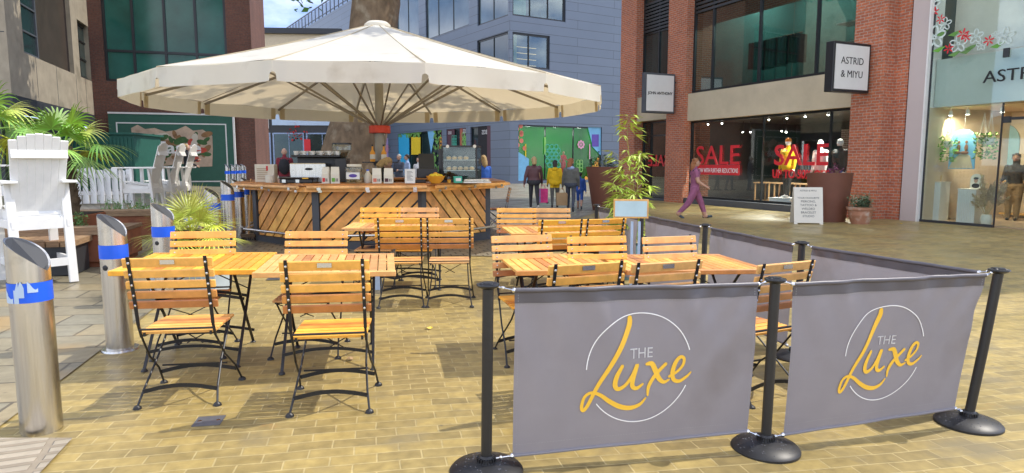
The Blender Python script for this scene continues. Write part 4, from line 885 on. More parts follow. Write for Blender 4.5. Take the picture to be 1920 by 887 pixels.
# ------------------------------------------------------------------ bollards
def bollard(px, py, pxw, h, label, tape='blue_tape', torn=False, slope=.18, Y=None, ring=True):
    if Y: x = atY(px, Y, .9); q = Vector((x, Y, gz(x, Y)))
    else: q = at(px, py)
    r = pxw/2/FPX*q.y*cos(math.atan((px-960)/FPX))
    t = thing('steel_bollard', label, 'bollard', q, 0, 'brushed steel bollards')
    n = 32; mb = MB(); vs = []
    for j in range(n):
        a = 2*pi*j/n; vs.append(Vector((r*cos(a), r*sin(a), 0)))
    def topz(a):                                   # slanted, curved top, high on the left
        u = (1-cos(a))/2; return h-slope*(1-u**.6)
    ring2 = [Vector((r*cos(2*pi*j/n), r*sin(2*pi*j/n), topz(2*pi*j/n))) for j in range(n)]
    inn = [Vector((r*.9*cos(2*pi*j/n), r*.9*sin(2*pi*j/n), topz(2*pi*j/n)-.004)) for j in range(n)]
    mb.add(vs+ring2+inn, [(j, (j+1) % n, n+(j+1) % n, n+j) for j in range(n)]+[(n+j, n+(j+1) % n, 2*n+(j+1) % n, 2*n+j) for j in range(n)])
    mb.build('post', 'steel', t, smooth=True)
    mb = MB(); mb.add(inn, [tuple(range(n))]); mb.build('top_cap', 'charcoal', t)
    if tape:
        z1 = h-.235; z0 = z1-.105
        mb = MB(); mb.lathe([(r+.003, z0), (r+.003, z1)], n, cap=False); tp_ = mb.build('tape', tape, t, smooth=True)
        if torn:
            for k, (a0_, a1_, zz, zh) in enumerate(((-2.6, -2.1, .0, .075), (-2.1, -1.75, .0, .04), (-1.7, -1.45, .0, .115), (-1.45, -1.2, .03, .115), (-1.05, -.6, .055, .115))):
                mb = MB(); m_ = 7; mb.add([Vector(((r+.0045)*cos(a0_+(a1_-a0_)*i/m_), (r+.0045)*sin(a0_+(a1_-a0_)*i/m_), z0+(zz if s_ == 0 else zh*(.8+.2*sin(i*.55+k*2))))) for i in range(m_+1) for s_ in (0, 1)], [(2*i, 2*i+2, 2*i+3, 2*i+1) for i in range(m_)]); mb.build('tape_tear', 'pale_tape', tp_)
    if ring:
        mb = MB(); mb.lathe([(r*1.0, .018), (r*1.35, .016), (r*1.4, 0)], n); mb.build('base_ring', 'steel', t, smooth=True)
        a = -pi/2-.15; mb = MB(); mb.ball((r*cos(a), r*sin(a), h*.62), (.022, .006, .022)); mb.build('socket', 'black_rubber', t)
    return t
bollard(79, 806, 86, 1.07, 'nearest steel bollard, with torn blue and white tape', torn=True, ring=False)
bollard(226, 655, 55, 1.07, 'steel bollard with a plain blue tape, beside the chair nearest the bollards')
bollard(305, 0, 44, 1.05, 'steel bollard half hidden by the small fan palm', Y=6.6)
bollard(362, 0, 36, 1.04, 'steel bollard with loose blue tape behind the small fan palm', Y=8.4, ring=False)
bollard(398, 0, 30, 1.06, 'steel bollard behind the tips of the small fan palm, left of the broom row', Y=9.9, ring=False)
for px, Y, l in ((427, 11.2, 'blue taped steel bollard, third from the broom'), (446, 12.1, 'blue taped steel bollard, second from the broom'), (462, 13.0, 'blue taped steel bollard right beside the broom handle')): bollard(px, 0, 24*11/Y+2, 1.12, l, Y=Y, ring=False)
for i, (px, l) in enumerate(((427, 'far small steel bollard standing leftmost of the row before the brick corner'), (438, 'far small steel bollard, second from the left in the row before the brick corner'), (448, 'far small steel bollard, third from the left in the row before the brick corner'), (457, 'far small steel bollard, rightmost of the row before the brick corner'))): bollard(px, 0, 10, 1.15, l, Y=22.5+i*.5, ring=False)

# ------------------------------------------------------------------ cafe barrier
PT = [tuple(at(*q).xy) for q in ((912, 884), (1435, 842), (1815, 795))]+[(2.27, 5.08), (1.93, 6.5), (1.57, 7.9), (1.2, 9.3)]
tops = [None, None, (2.50, 3.33), None, None, None, None]
posts = []
lab = ['black barrier post at the left end of the near banner', 'black barrier post between the two printed banners', 'black leaning barrier post at the right corner of the printed banners', 'black barrier post of the side fence nearest the right corner', 'black barrier post of the side fence behind the long table', 'black barrier post of the side fence behind the bamboo', 'black barrier post at the far end of the side fence']
for i, (x, y) in enumerate(PT):
    t = thing('barrier_post', lab[i], 'barrier post', (x, y, gz(x, y)), 0, 'black posts of the banner barrier')
    tp_ = Vector((.085, -.03, .935)) if i == 2 else Vector((.012, 0, .915 if i == 0 else .925))
    mb = MB(); mb.lathe([(.06, .052), (.10, .043), (.165, .026), (.178, .012), (.178, 0)], 32); bs = mb.build('base', 'black_rubber', t, smooth=True)
    mb = MB(); mb.lathe([(.03, .085), (.036, .078), (.042, .058), (.05, .05)], 20)
    for k in range(18): a = 2*pi*k/18; mb.box(.035, .047, -.004, .004, .05, .075, Matrix.Rotation(a, 4, 'Z'))
    mb.build('collar', 'black_plastic', bs)
    if i < 3:
        mb = MB()
        for k in range(60):
            a = rnd.random()*6.28; rr = rnd.uniform(.07, .16); zz = .026+(.165-rr)*.26 if rr < .165 else .02; mb.ball((rr*cos(a), rr*sin(a), zz), (rnd.uniform(.002, .005),)*2+(.0018,), 6, 4)
        mb.build('raindrops', 'drop', bs)
    mb = MB(); mb.tube([(0, 0, .05), tp_*.5, tp_], .0265, 18); mb.build('pole', 'post_black', t, smooth=True)
    mb = MB(); mb.lathe([(.024, -.02), (.05, -.008), (.056, 0), (.054, .006), (.03, .008), (.028, .014), (.02, .015)], 20, tp_)
    for k in range(4): mb.ball(tp_+Vector((.033*cos(k*pi/2+.5), .033*sin(k*pi/2+.5), .007)), (.012, .012, .006), 8, 5)
    mb.build('cap', 'black_plastic', t, smooth=True); posts.append((Vector((x, y, gz(x, y))), Vector((x, y, gz(x, y)))+tp_))
LS = dict(  # logo strokes in a unit square (x right, y up), widths
    L=([(.43, .93), (.425, .86), (.36, .70), (.26, .51), (.145, .33), (.06, .155), (.02, .11), (.005, .15), (.03, .235), (.09, .27), (.17, .245), (.26, .18), (.36, .125), (.46, .105), (.55, .13), (.605, .185)], [.045, .055, .052, .045, .04, .036, .034, .034, .03, .03, .036, .045, .05, .046, .034, .018]),
    u=([(.365, .50), (.32, .41), (.305, .33), (.335, .29), (.40, .32), (.46, .40), (.51, .50), (.475, .38), (.47, .31), (.51, .285), (.57, .32)], [.034, .046, .05, .042, .034, .034, .04, .046, .046, .038, .022]),
    x1=([(.605, .50), (.655, .50), (.69, .44), (.73, .36), (.78, .32), (.83, .34)], [.03, .05, .055, .05, .036, .018]),
    x2=([(.79, .49), (.73, .43), (.67, .36), (.63, .285), (.625, .21)], [.034, .036, .04, .038, .02]),
    e=([(.83, .37), (.90, .41), (.955, .47), (.965, .53), (.93, .55), (.885, .50), (.86, .41), (.875, .34), (.93, .32), (1.0, .36), (1.04, .40)], [.026, .028, .03, .032, .034, .042, .046, .042, .036, .028, .014]))
def banner(i, j, label, printed, group, logo=None):
    (b0, t0), (b1, t1_) = posts[i], posts[j]
    L0 = .11 if i != 0 else .13; L1 = .10
    dt = (t1_-t0).normalized(); db = (b1-b0).normalized()
    A = t0+dt*L0+Vector((0, 0, -.03)); Bq = t1_-dt*L1+Vector((0, 0, -.025)); D = b0+db*L0+Vector((0, 0, .070)); C = b1-db*(L1+.015)+Vector((0, 0, .108))
    nrm = (Bq-A).cross(D-A).normalized()
    if nrm.y > 0: nrm = -nrm
    ph = i*1.7
    def sag(u, v): return .012*sin(pi*u)*sin(u*15+ph+v*4)*(.3+.7*v*v)+.007*sin(u*33+v*11+ph)*v*v+.010*max(0, v-.35)*u*u*sin(u*46-v*22)+.012*sin(pi*v)*sin(2.3*u+ph)
    def P(u, v, o=0.): return A.lerp(Bq, u).lerp(D.lerp(C, u), 1-v)+nrm*(sag(u, v)+o)   # v = 1 at the top
    t = thing('banner', label, 'banner', D, 0, group)
    def gr(m, u0, u1, v0, v1, o, nu=44, nv=26):
        m.add([P(u0+(u1-u0)*a/nu, v0+(v1-v0)*b_/nv, o)-D for b_ in range(nv+1) for a in range(nu+1)], [(b_*(nu+1)+a, b_*(nu+1)+a+1, (b_+1)*(nu+1)+a+1, (b_+1)*(nu+1)+a) for b_ in range(nv) for a in range(nu)])
    mb = MB(); gr(mb, 0, 1, 0, 1, 0); sh_ = mb.build('sheet', 'banner_cloth', t, smooth=True)
    mb = MB(); gr(mb, 0, 1, .925, 1.0, .003, 44, 3); gr(mb, 0, 1, .925, 1.0, -.003, 44, 3)
    mb.tube([P(k/20, 1.0, 0)-D for k in range(21)], .0125, 10); mb.build('top_hem', 'banner_hem_shaded', t, smooth=True)
    mb = MB(); mb.tube([P(k/20, 0, 0)-D for k in range(21)], .009, 8); mb.build('bottom_hem', 'banner_cloth', t, smooth=True)
    mb = MB()
    for k in range(90):
        u = k/90
        for v in (.918, .066): mb.add([P(u, v, .004)-D, P(u+.006, v, .004)-D, P(u+.006, v+.003, .004)-D, P(u, v+.003, .004)-D], [(0, 1, 2, 3)])
    for k in range(60):
        for u in (.012, .988): mb.add([P(u, k/60, .004)-D, P(u+.0016, k/60, .004)-D, P(u+.0016, k/60+.009, .004)-D, P(u, k/60+.009, .004)-D], [(0, 1, 2, 3)])
    mb.build('stitching', 'thread', sh_)
    for u, v, e in ((0, 1, t0), (1, 1, t1_), (0, 0, b0+Vector((0, 0, .06))), (1, 0, b1+Vector((0, 0, .06)))):
        p = P(u, v)-D; e = e-D; mb = MB(); mb.tube([p, e], .004, 6)
        f_ = (e-p).normalized(); mb.ball(p+f_*.004, .013, 8, 6); mb.ball(p.lerp(e, .45), (.011, .008, .009), 8, 6); mb.build('clip', 'chrome', t)
    if printed:
        wA = (Bq-A).length; hA = (A-D).length; cx_, cz_, s = logo
        def lp(x, y): # logo units -> banner (u, v); logo square side s (m) with its lower left at (cx_, cz_)
            return P((cx_+x*s)/wA, (cz_+y*s)/hA, .0045)-D
        mb = MB()
        for pts, ws in LS.values(): stroke(mb, pts, [w_*.92 for w_ in ws], lp, 10)
        mb.build('logo_script', 'logo_yellow', sh_)
        mb = MB(); cc = Vector((.535, .47)); rr = .50
        for a0_, a1_ in ((R(178), R(17)), (R(218), R(337))):
            if a1_ > a0_: an = [a0_+(a1_-a0_)*k/40 for k in range(41)]
            else: an = [a0_-(a0_-a1_)*k/50 for k in range(51)]
            stroke(mb, [(cc.x+rr*cos(a), cc.y+rr*sin(a)) for a in an], [.010]*len(an), lp, 2)
        mb.build('logo_ring', 'logo_white', sh_)
        tb = MB(); textmesh(tb, 'THE', .135, Matrix.Identity(4), 'LEFT', .001); k_ = .225/max(v.x for v in tb.v)
        tb.v = [lp(.435+v.x*k_, .56+v.y) for v in tb.v]; tb.build('logo_text', 'logo_white', sh_)
    return t
GB = 'grey barrier banners'
banner(0, 1, 'nearest grey banner printed with THE Luxe, left of the middle post', True, GB, (.346, .138, .565))
banner(1, 2, 'grey banner printed with THE Luxe between the middle post and the leaning corner post', True, GB, (.344, .145, .55))
banner(2, 3, 'plain grey side banner running back from the leaning corner post', False, GB)
banner(3, 4, 'plain grey side banner behind the long near table', False, GB)
banner(4, 5, 'plain grey side banner directly right of the bamboo', False, GB)
banner(5, 6, 'plain dark grey side banner at the far end, behind the bamboo', False, GB)

# ------------------------------------------------------------------ parasol
PC = Vector((-2.62, 13.05, 0)); PR = 4.42; NP = 14; TH0 = .3366
def cz(k): return .0  # rim height variation
def rim(k, r=PR):
    a = TH0+2*pi*k/NP; x = r*sin(a); return Vector((x, -r*cos(a), 2.80))
UM = thing('giant_parasol', 'giant off white parasol with a valance, over the wooden counter', 'parasol', PC)
apex = Vector((0, 0, 4.17))
mb = MB(); NR = 10; NS = 8
for k in range(NP):
    a, b_ = rim(k), rim(k+1)
    base_i = len(mb.v); vs = []
    for i in range(NR+1):
        f = .06+.94*i/NR
        for j in range(NS+1):
            u = j/NS; p = apex.lerp(a.lerp(b_, u), f); p.z -= .10*f*(1-f)*4*.35*1+ .06*sin(pi*u)*f*sin(pi*min(1, f*.97)); p.z += .012*sin(7*u+k*2.3+f*5)*f
            vs.append(p)
    mb.add(vs, [(i*(NS+1)+j, i*(NS+1)+j+1, (i+1)*(NS+1)+j+1, (i+1)*(NS+1)+j) for i in range(NR) for j in range(NS)])
cn = mb.build('canopy', 'canopy_cloth', UM, smooth=True)
for k in range(NP):
    a = rim(k); sm_ = MB(); sm_.tube([apex.lerp(a, f)+Vector((0, 0, -.14*f*(1-f)*1.0+.006)) for f in [.06+.94*i/12 for i in range(13)]], .008, 5); sm_.build('seam', 'canopy_reinforce', cn)
def val(k, u, v):              # valance surface, v = 0 top .. 1 bottom
    a, b_ = rim(k), rim(k+1); p = a.lerp(b_, u); o = Vector((p.x, p.y, 0)).normalized()
    return p+Vector((0, 0, -.28*v))+o*(.015*sin(pi*u)*v*sin(u*9+k)+.02*v)
mb = MB(); rfs = []
for k in range(NP):
    n_ = 36; w_ = (rim(k)-rim(k+1)).length; nw = .055/w_
    us = [0, nw*.35, nw*.75, nw]+[nw+(1-2*nw)*i/14 for i in range(1, 14)]+[1-nw, 1-nw*.75, 1-nw*.35, 1]
    bot = []
    for u in us:
        e = min(u, 1-u)
        if e < nw-1e-9: bot.append(.52+.12*(e/nw)**2)
        else: bot.append(1.0 if e > nw*1.6 else .96)
    vs = []
    for u, bt in zip(us, bot):
        for i in range(5): vs.append(val(k, u, bt*i/4))
    mb.add(vs, [(a*5+i, a*5+5+i, a*5+6+i, a*5+i+1) for a in range(len(us)-1) for i in range(4)])
    # reinforcement patches at each notch, on the inside
    for u0, u1 in ((nw*1.05, nw*3.2), (1-nw*3.2, 1-nw*1.05)):
        vs = []
        for u in (u0, u1):
            for i in range(4):
                p = val(k, u, i/3*.98); o = Vector((p.x, p.y, 0)).normalized(); vs.append(p-o*.006)
        rf = MB(); rf.add(vs, [(i, i+1, 5+i, 4+i) for i in range(3)]); rfs.append(rf)
vl = mb.build('valance', 'canopy_cloth', UM, smooth=True)
for rf in rfs: rf.build('corner_patch', 'canopy_reinforce', vl)
mat('pole_grey', (.30, .28, .24), .5, metal=.3); mat('rib_metal', (.27, .24, .20), .45, metal=.5, var=.1)
for k in range(NP):
    p = rim(k, PR*.985); p.z -= .05; a = apex+Vector((0, 0, -.16)); h_ = Vector((p.x*.04, p.y*.04, 0))
    m_ = MB(); m_.bar(a+h_, a.lerp(p, .5)+Vector((0, 0, -.07)), .026, .045); m_.bar(a.lerp(p, .5)+Vector((0, 0, -.07)), p, .026, .045); m_.build('rib', 'rib_metal', UM)
    q_ = a.lerp(p, .5)+Vector((0, 0, -.12)); m_ = MB(); o = Vector((p.x, p.y, 0)).normalized()*.13
    m_.bar(o+Vector((0, 0, 2.2)), q_, .022, .035); m_.build('strut', 'rib_metal', UM)
m_ = MB(); m_.lathe([(.26, -.10), (.25, -.03), (.19, .02), (.04, .045)], 20, apex); m_.build('cap', 'canopy_cloth', UM, smooth=True)
m_ = MB(); m_.lathe([(.105, 0), (.105, 2.1), (.085, 2.1), (.085, 4.0)], 16); m_.build('pole', 'pole_grey', UM, smooth=True)
m_ = MB(); m_.lathe([(.19, 2.05), (.21, 2.06), (.21, 2.19), (.19, 2.20), (.12, 2.20)], 20); m_.build('collar', 'collar_red', UM)

# ------------------------------------------------------------------ octagonal counter
BC = Vector((-2.70, 13.1, 0)); BRR = 2.32
CT = thing('bar_counter', 'eight sided wooden bar counter with slanted planks and grey posts, under the parasol', 'bar counter', BC, 0)
def ov(k, r): a = R(30.5)-pi/4*k; return Vector((r*sin(a), -r*cos(a), 0))
def clip(poly, x0, x1, y0, y1):
    for ax, lim, sg in ((0, x0, 1), (0, x1, -1), (1, y0, 1), (1, y1, -1)):
        o = []
        for i in range(len(poly)):
            p, q = poly[i], poly[(i+1) % len(poly)]; dp = (p[ax]-lim)*sg; dq = (q[ax]-lim)*sg
            if dp >= 0: o.append(p)
            if (dp > 0) != (dq > 0) and dp != dq: t_ = dp/(dp-dq); o.append((p[0]+(q[0]-p[0])*t_, p[1]+(q[1]-p[1])*t_))
        poly = o
        if len(poly) < 3: return []
    return poly
for k in range(8):
    a, b_ = ov(k+1, BRR), ov(k, BRR); d = (b_-a); ln = d.length; an = atan2(d.y, d.x)
    M = Matrix.Translation(a) @ Matrix.Rotation(an, 4, 'Z')
    m_ = MB(); m_.box(.05, ln-.05, .03, .06, .14, 1.0, M); pn = m_.build('panel', 'window_black', CT)
    m_ = MB(); sl = -1 if k == 7 else 1; st = .262; pw = .218; skw = 1.0
    MM = M @ Matrix.Translation((0, .03, 0)) @ Matrix.Rotation(pi/2, 4, 'X')
    for i in range(-8, 22):
        x = i*st; h0_, h1_ = .16, .985
        pl = [(x, h0_), (x+pw, h0_), (x+pw+sl*skw*(h1_-h0_), h1_), (x+sl*skw*(h1_-h0_), h1_)]
        pl = clip(pl, .07, ln-.07, h0_, h1_)
        if pl: m_.prism(pl, .025, MM)
    m_.build('plank', 'bar_wood', CT, bevel=.004)
    m_ = MB(); m_.box(-.055, .055, -.03, .09, .0, 1.0, M); m_.build('post', 'grey_metal', CT)
    m_ = MB(); m_.box(0.05, ln-.05, -.02, .10, .0, .15, M); m_.build('plinth', 'grey_metal', CT)
    # counter top segment
    o0, o1, i0, i1 = ov(k+1, BRR+.34), ov(k, BRR+.34), ov(k+1, BRR-.42), ov(k, BRR-.42)
    m_ = MB(); z0, z1 = 1.085, 1.135
    vs = [Vector((p.x, p.y, z)) for z in (z0, z1) for p in (o0, o1, i1, i0)]; m_.add(vs, [(0, 1, 2, 3), (7, 6, 5, 4), (0, 4, 5, 1), (1, 5, 6, 2), (2, 6, 7, 3), (3, 7, 4, 0)]); m_.build('countertop', 'bar_top_wood', CT, bevel=.012)
    e0, e1 = ov(k+1, BRR+.31), ov(k, BRR+.31); d2 = e1-e0; M2 = Matrix.Translation(e0) @ Matrix.Rotation(atan2(d2.y, d2.x), 4, 'Z')
    m_ = MB(); m_.box(0.003, d2.length-.003, 0, .04, 1.0, 1.082, M2); m_.build('apron', 'bar_wood', CT)
    m_ = MB(); m_.tube([M2 @ Vector((.05, -.10, 1.075)), M2 @ Vector((d2.length-.05, -.10, 1.075))], .03, 10); hr = m_.build('handrail', 'bar_wood', CT, smooth=True)
    for f in (.12, .5, .88):
        x = d2.length*f; m_ = MB(); m_.box(x-.03, x+.03, -.135, .0, 1.028, 1.042, M2); m_.box(x-.03, x+.03, -.006, -.001, .99, 1.05, M2); m_.box(x-.03, x+.03, -.138, -.130, 1.035, 1.075, M2); m_.build('bracket', 'chrome', hr)
    f0, f1 = ov(k+1, BRR+.22), ov(k, BRR+.22); m_ = MB(); f0.z = f1.z = .27; m_.tube([f0, f1], .024, 10); fr2 = m_.build('foot_rail', 'chrome', CT, smooth=True)
    m_ = MB()
    for f in (.15, .85): p = f0.lerp(f1, f); q_ = ov(k+1, BRR).lerp(ov(k, BRR), f); q_.z = .2; m_.bar(p, q_, .03, .012)
    m_.build('bracket', 'chrome', fr2)
m_ = MB(); m_.lathe([(1.95, .0), (1.95, .06)], 8); m_.T = Matrix.Identity(4); m_.build('floor', 'weathered_wood', CT)
m_ = MB(); m_.box(-.9, 1.2, .75, 1.25, 0.06, .88); m_.build('back_bench', 'cloth_charcoal', CT)
# ------------------------------------------------------------------ things on the counter
CZ = 1.136
def on_counter(px, Y=10.75): return Vector((atY(px, Y, CZ), Y, CZ))
def mw(px, Y): return px/FPX*Y*1.0           # pixel width -> metres
def bag(px, Y, w, h, label, patch, group):
    t = thing('coffee_bag', label, 'bag', on_counter(px, Y), rnd.uniform(-.2, .2), group)
    m = MB(); m.add([(-w/2, -.045, 0), (w/2, -.045, 0), (w/2, .045, 0), (-w/2, .045, 0), (-w/2*.97, -.05, h*.55), (w/2*.97, -.05, h*.55), (w/2*.97, .05, h*.55), (-w/2*.97, .05, h*.55), (-w/2*.93, -.006, h), (w/2*.93, -.006, h), (w/2*.93, .006, h), (-w/2*.93, .006, h)], [(0, 1, 2, 3)]+[(i*4+j, i*4+(j+1) % 4, i*4+4+(j+1) % 4, i*4+4+j) for i in range(2) for j in range(4)]+[(8, 9, 10, 11)]); m.build('body', 'paper', t)
    m = MB(); m.box(-w*.38, -w*.02, -.054, -.049, h*.1, h*.33); m.build('label_patch', patch, t)
    m = MB(); m.box(w*.08, w*.16, -.053, -.049, h*.12, h*.3); m.box(w*.24, w*.32, -.053, -.049, h*.12, h*.3); m.build('print', 'ink_grey', t)
    return t
GBG = 'coffee bags on the counter'
bag(612, 10.72, .115, .27, 'white coffee bag with a red patch, left of the pair beside the silver machine', 'sale_red', GBG)
bag(629, 10.74, .14, .27, 'white coffee bag with a green patch, right of the pair beside the silver machine', 'herb_leaf', GBG)
bag(707, 10.75, .15, .25, 'white coffee bag with a red patch, just right of the plastic milk jug', 'vinyl_peach', GBG)
bag(729, 10.75, .15, .25, 'white coffee bag with a maroon patch, below the bottles on the pole', 'vinyl_maroon', GBG)
# carton
t = thing('carton', 'printed white carton standing at the left end of the counter', 'carton', on_counter(500, 11.6), .12); w_ = .33
m = MB(); m.box(-w_/2, w_/2, -.12, .12, 0, .31); m.build('body', 'paper', t, bevel=.004)
m = MB()
for k in range(6): m.box(-.13, .05, -.124, -.121, .05+k*.035, .062+k*.035)
m.build('print', 'cardboard', t); m = MB(); m.box(.03, .06, -.125, -.121, .2, .28); m.build('print', 'sale_red', t)
t = thing('paper_cup_stack', 'small white tub in front of the printed carton', 'tub', on_counter(506, 11.2)); m = MB(); m.lathe([(.07, 0), (.075, .12), (.06, .125)], 16); m.build('body', 'paper', t, smooth=True)
m = MB(); m.lathe([(.076, .118), (.078, .126), (.06, .13)], 16); m.build('lid', 'white_sign', t)
# coffee machine
t = thing('coffee_machine', 'silver and black coffee machine with cups stacked on top', 'coffee machine', on_counter(592, 11.35), .05)
m = MB(); m.box(-.38, .22, -.2, .2, .0, .33); m.build('back_panel', 'steel', t, bevel=.015)
m = MB(); m.box(-.36, .42, .2, .6, .0, .43); m.box(-.4, .44, -.05, .6, .43, .47); m.build('body', 'black_plastic', t, bevel=.01)
m = MB(); M_ = Matrix.Translation((-.06, -.205, .22)); m.ball((-.06, -.204, .23), (.07, .006, .022), 14, 6); m.build('emblem', 'ink', t)
GCUP = 'white cups stacked on the coffee machine'
for i in range(11):
    c = thing('cup', 'white cup in the stack on top of the coffee machine', 'cup', t.location+Vector((-.34+i*.072, .05+.1*(i % 2), .47)), 0, GCUP); m = MB(); m.lathe([(.03, 0), (.042, .05), (.044, .07), (.038, .07)], 12); m.build('body', 'white_sign', c, smooth=True)
    m = MB(); m.tube([(.042, 0, .055), (.065, 0, .045), (.04, 0, .02)], .006, 5); m.build('handle', 'white_sign', c)
t = thing('coffee_grinder', 'black coffee grinder with a clear bean hopper beside the coffee machine', 'grinder', on_counter(643, 11.5))
m = MB(); m.box(-.1, .1, -.14, .14, 0, .42); m.box(-.13, .13, -.18, .1, .0, .06); m.build('body', 'black_plastic', t, bevel=.012)
m = MB(); m.lathe([(.06, .42), (.16, .56), (.165, .66)], 20, cap=False); m.build('hopper', 'glass_case', t); m = MB(); m.lathe([(.168, .655), (.168, .68)], 20); m.build('lid', 'black_plastic', t)
m = MB(); m.lathe([(.055, .43), (.11, .52)], 16); m.build('beans', 'bark', t)
# black tray
t = thing('card_tray', 'flat black plastic case with a yellow tag lying on the counter', 'case', on_counter(560, 10.95), .08)
m = MB(); m.box(-.27, .27, -.16, .16, 0, .07); m.box(-.29, .29, -.17, .17, .07, .095); m.build('body', 'black_plastic', t, bevel=.012)
m = MB(); m.box(.1, .2, -.172, -.168, .072, .09); m.build('tag', 'logo_yellow', t); m = MB()
for x in (-.2, .02): m.box(x-.03, x+.03, -.166, -.16, .01, .06)
m.build('latch', 'chrome', t)
# jar of biscuits
t = thing('biscuit_jar', 'large square jar full of wrapped biscuits with a white label', 'jar', on_counter(665, 10.8))
m = MB(); m.box(-.13, .13, -.1, .1, 0, .27); m.build('glass', 'glass_case', t, bevel=.015)
m = MB()
for k in range(150): c = Vector((rnd.uniform(-.11, .11), rnd.uniform(-.085, .085), rnd.uniform(.02, .24))); m.ball(c, (.022, .016, .013), 6, 4)
m.build('biscuits', 'biscuit' if 'biscuit' in MATS else 'cardboard', t); m = MB(); m.box(-.11, .11, -.106, -.102, .07, .18); lb_ = m.build('label_panel', 'white_sign', t); m = MB(); m.ball((0, -.107, .125), (.07, .003, .03), 14, 5); m.build('print', 'vinyl_purple', lb_)
m = MB(); m.lathe([(.11, .27), (.12, .275), (.12, .31), (.1, .315)], 20); m.build('lid', 'paper', t)
t = thing('milk_jug', 'translucent plastic milk jug between the biscuit jar and the coffee bags', 'jug', on_counter(690, 10.9)); m = MB(); m.lathe([(.06, 0), (.07, .02), (.07, .12), (.03, .18), (.022, .21)], 16); m.build('body', 'paper', t, smooth=True); m = MB(); m.lathe([(.024, .2), (.024, .225)], 12); m.build('cap', 'blue_tape', t)
t = thing('menu_card', 'white printed menu card standing on the counter', 'menu card', on_counter(769, 10.75)); m = MB(); m.box(-.085, .085, -.01, .0, 0, .235, Matrix.Rotation(-.08, 4, 'X')); m.build('card', 'white_sign', t); m = MB()
for k in range(8): m.box(-.05, .05-.02*(k % 3), -.0135, -.011, .05+k*.02, .056+k*.02, Matrix.Rotation(-.08, 4, 'X'))
m.build('print', 'ink_grey', t)
t = thing('card_till', 'black tilted screen till on a small box, behind the menu card', 'till', on_counter(800, 11.1), .2)
m = MB(); m.box(-.16, .18, -.1, .1, .08, .24); m.box(-.2, -.02, -.12, .1, .0, .05); m.build('base', 'black_plastic', t, bevel=.01); m = MB(); m.box(-.12, .14, -.01, .01, .25, .52, Matrix.Rotation(-.35, 4, 'X') @ Matrix.Shear('XZ', 4, (.3, 0))); sc = m.build('screen', 'window_black', t)
t = thing('fruit_bowl', 'orange glass bowl full of lemons and oranges', 'bowl', on_counter(817, 10.75)); m = MB(); m.lathe([(.07, 0), (.11, .04), (.16, .12), (.155, .12), (.1, .045), (.06, .01)], 24); m.build('bowl', 'vinyl_amber', t, smooth=True)
GFR = 'fruit heaped in the orange bowl'
for k in range(11):
    a = k*2.4; rr = .10*(k/11)**.5; f = thing('lemon' if k % 3 else 'orange', 'yellow lemon heaped in the orange glass bowl' if k % 3 else 'round orange heaped in the orange glass bowl', 'fruit', t.location+Vector((rr*cos(a), rr*sin(a), .11+.04*(1-rr/.1))), 0, GFR)
    m = MB(); m.ball((0, 0, 0), (.04, .033, .033), 10, 7); m.build('skin', 'vinyl_yellow' if k % 3 else 'vinyl_amber', f, smooth=True); m = MB(); m.lathe([(.005, .031), (.004, .037)], 6); m.build('stalk', 'herb_leaf', f)
# cake display case
t = thing('display_case', 'black framed glass cake display case on the counter', 'display case', on_counter(866, 11.45), -.12)
m = MB(); W_, D_, Hh = .31, .22, .60
for x in (-W_, W_-.025):
    for y in (-D_, D_-.025): m.box(x, x+.025, y, y+.025, 0, Hh)
m.box(-W_, W_, -D_, D_, Hh, Hh+.03); m.box(-W_, W_, -D_, D_, 0, .04); m.box(-W_+.001, W_-.001, D_-.012, D_-.002, .04, Hh); m.build('frame', 'black_plastic', t)
m = MB(); m.box(-W_+.03, W_-.03, -D_+.006, -D_+.012, .04, Hh); m.box(-W_+.006, -W_+.012, -D_+.03, D_-.03, .04, Hh); m.box(W_-.012, W_-.006, -D_+.03, D_-.03, .04, Hh); m.build('glass', 'glass_case', t)
for z in (.2, .38):
    m = MB(); m.box(-W_+.03, W_-.03, -D_+.03, D_-.03, z, z+.008); m.build('shelf', 'white_sign', t)
for x in (-.2, .27): m = MB(); m.lathe([(.028, -.01), (.03, 0), (.0, .004)], 14); m.T = Matrix.Identity(4); o = m.build('badge', 'white_sign', t); o.location = (x, -D_-.004, Hh+.015); o.rotation_euler = (pi/2, 0, 0)
GCK = 'pastries in the display case'
for z, n_ in ((.39, 4), (.21, 5)):
    for k in range(n_):
        c = thing('pastry', 'round golden pastry on a shelf of the glass display case', 'pastry', t.location+Vector((-.22+k*.1, -.06, z+.03)), 0, GCK); m = MB(); m.ball((0, 0, 0), (.048, .048, .034), 10, 7); m.build('bun', 'teak_pale', c, smooth=True); m = MB(); m.ball((0, 0, .02), (.034, .034, .018), 8, 5); m.build('icing', 'paper', c)
m = MB(); m.box(-.36, -.315, -D_, D_, 0, .58); m.build('side_panel', 'window_black', t)
t = thing('sauce_tray', 'white tray of wrapped cutlery in front of the display case', 'tray', on_counter(890, 11.05), .25); m = MB(); m.box(-.2, .26, -.12, .12, 0, .02); m.build('tray', 'white_sign', t)
for k in range(9): m = MB(); m.ball((-.14+k*.045, rnd.uniform(-.06, .06), .04), (.05, .03, .022), 8, 5); m.build('napkin_roll', 'paper', t)
t = thing('juice_cup', 'clear plastic cup of orange drink beside the fruit bowl', 'cup', on_counter(842, 10.8)); m = MB(); m.lathe([(.028, 0), (.037, .11)], 14, cap=False); m.build('cup', 'glass_case', t); m = MB(); m.lathe([(.027, .005), (.032, .06)], 14); m.build('drink', 'vinyl_amber', t)
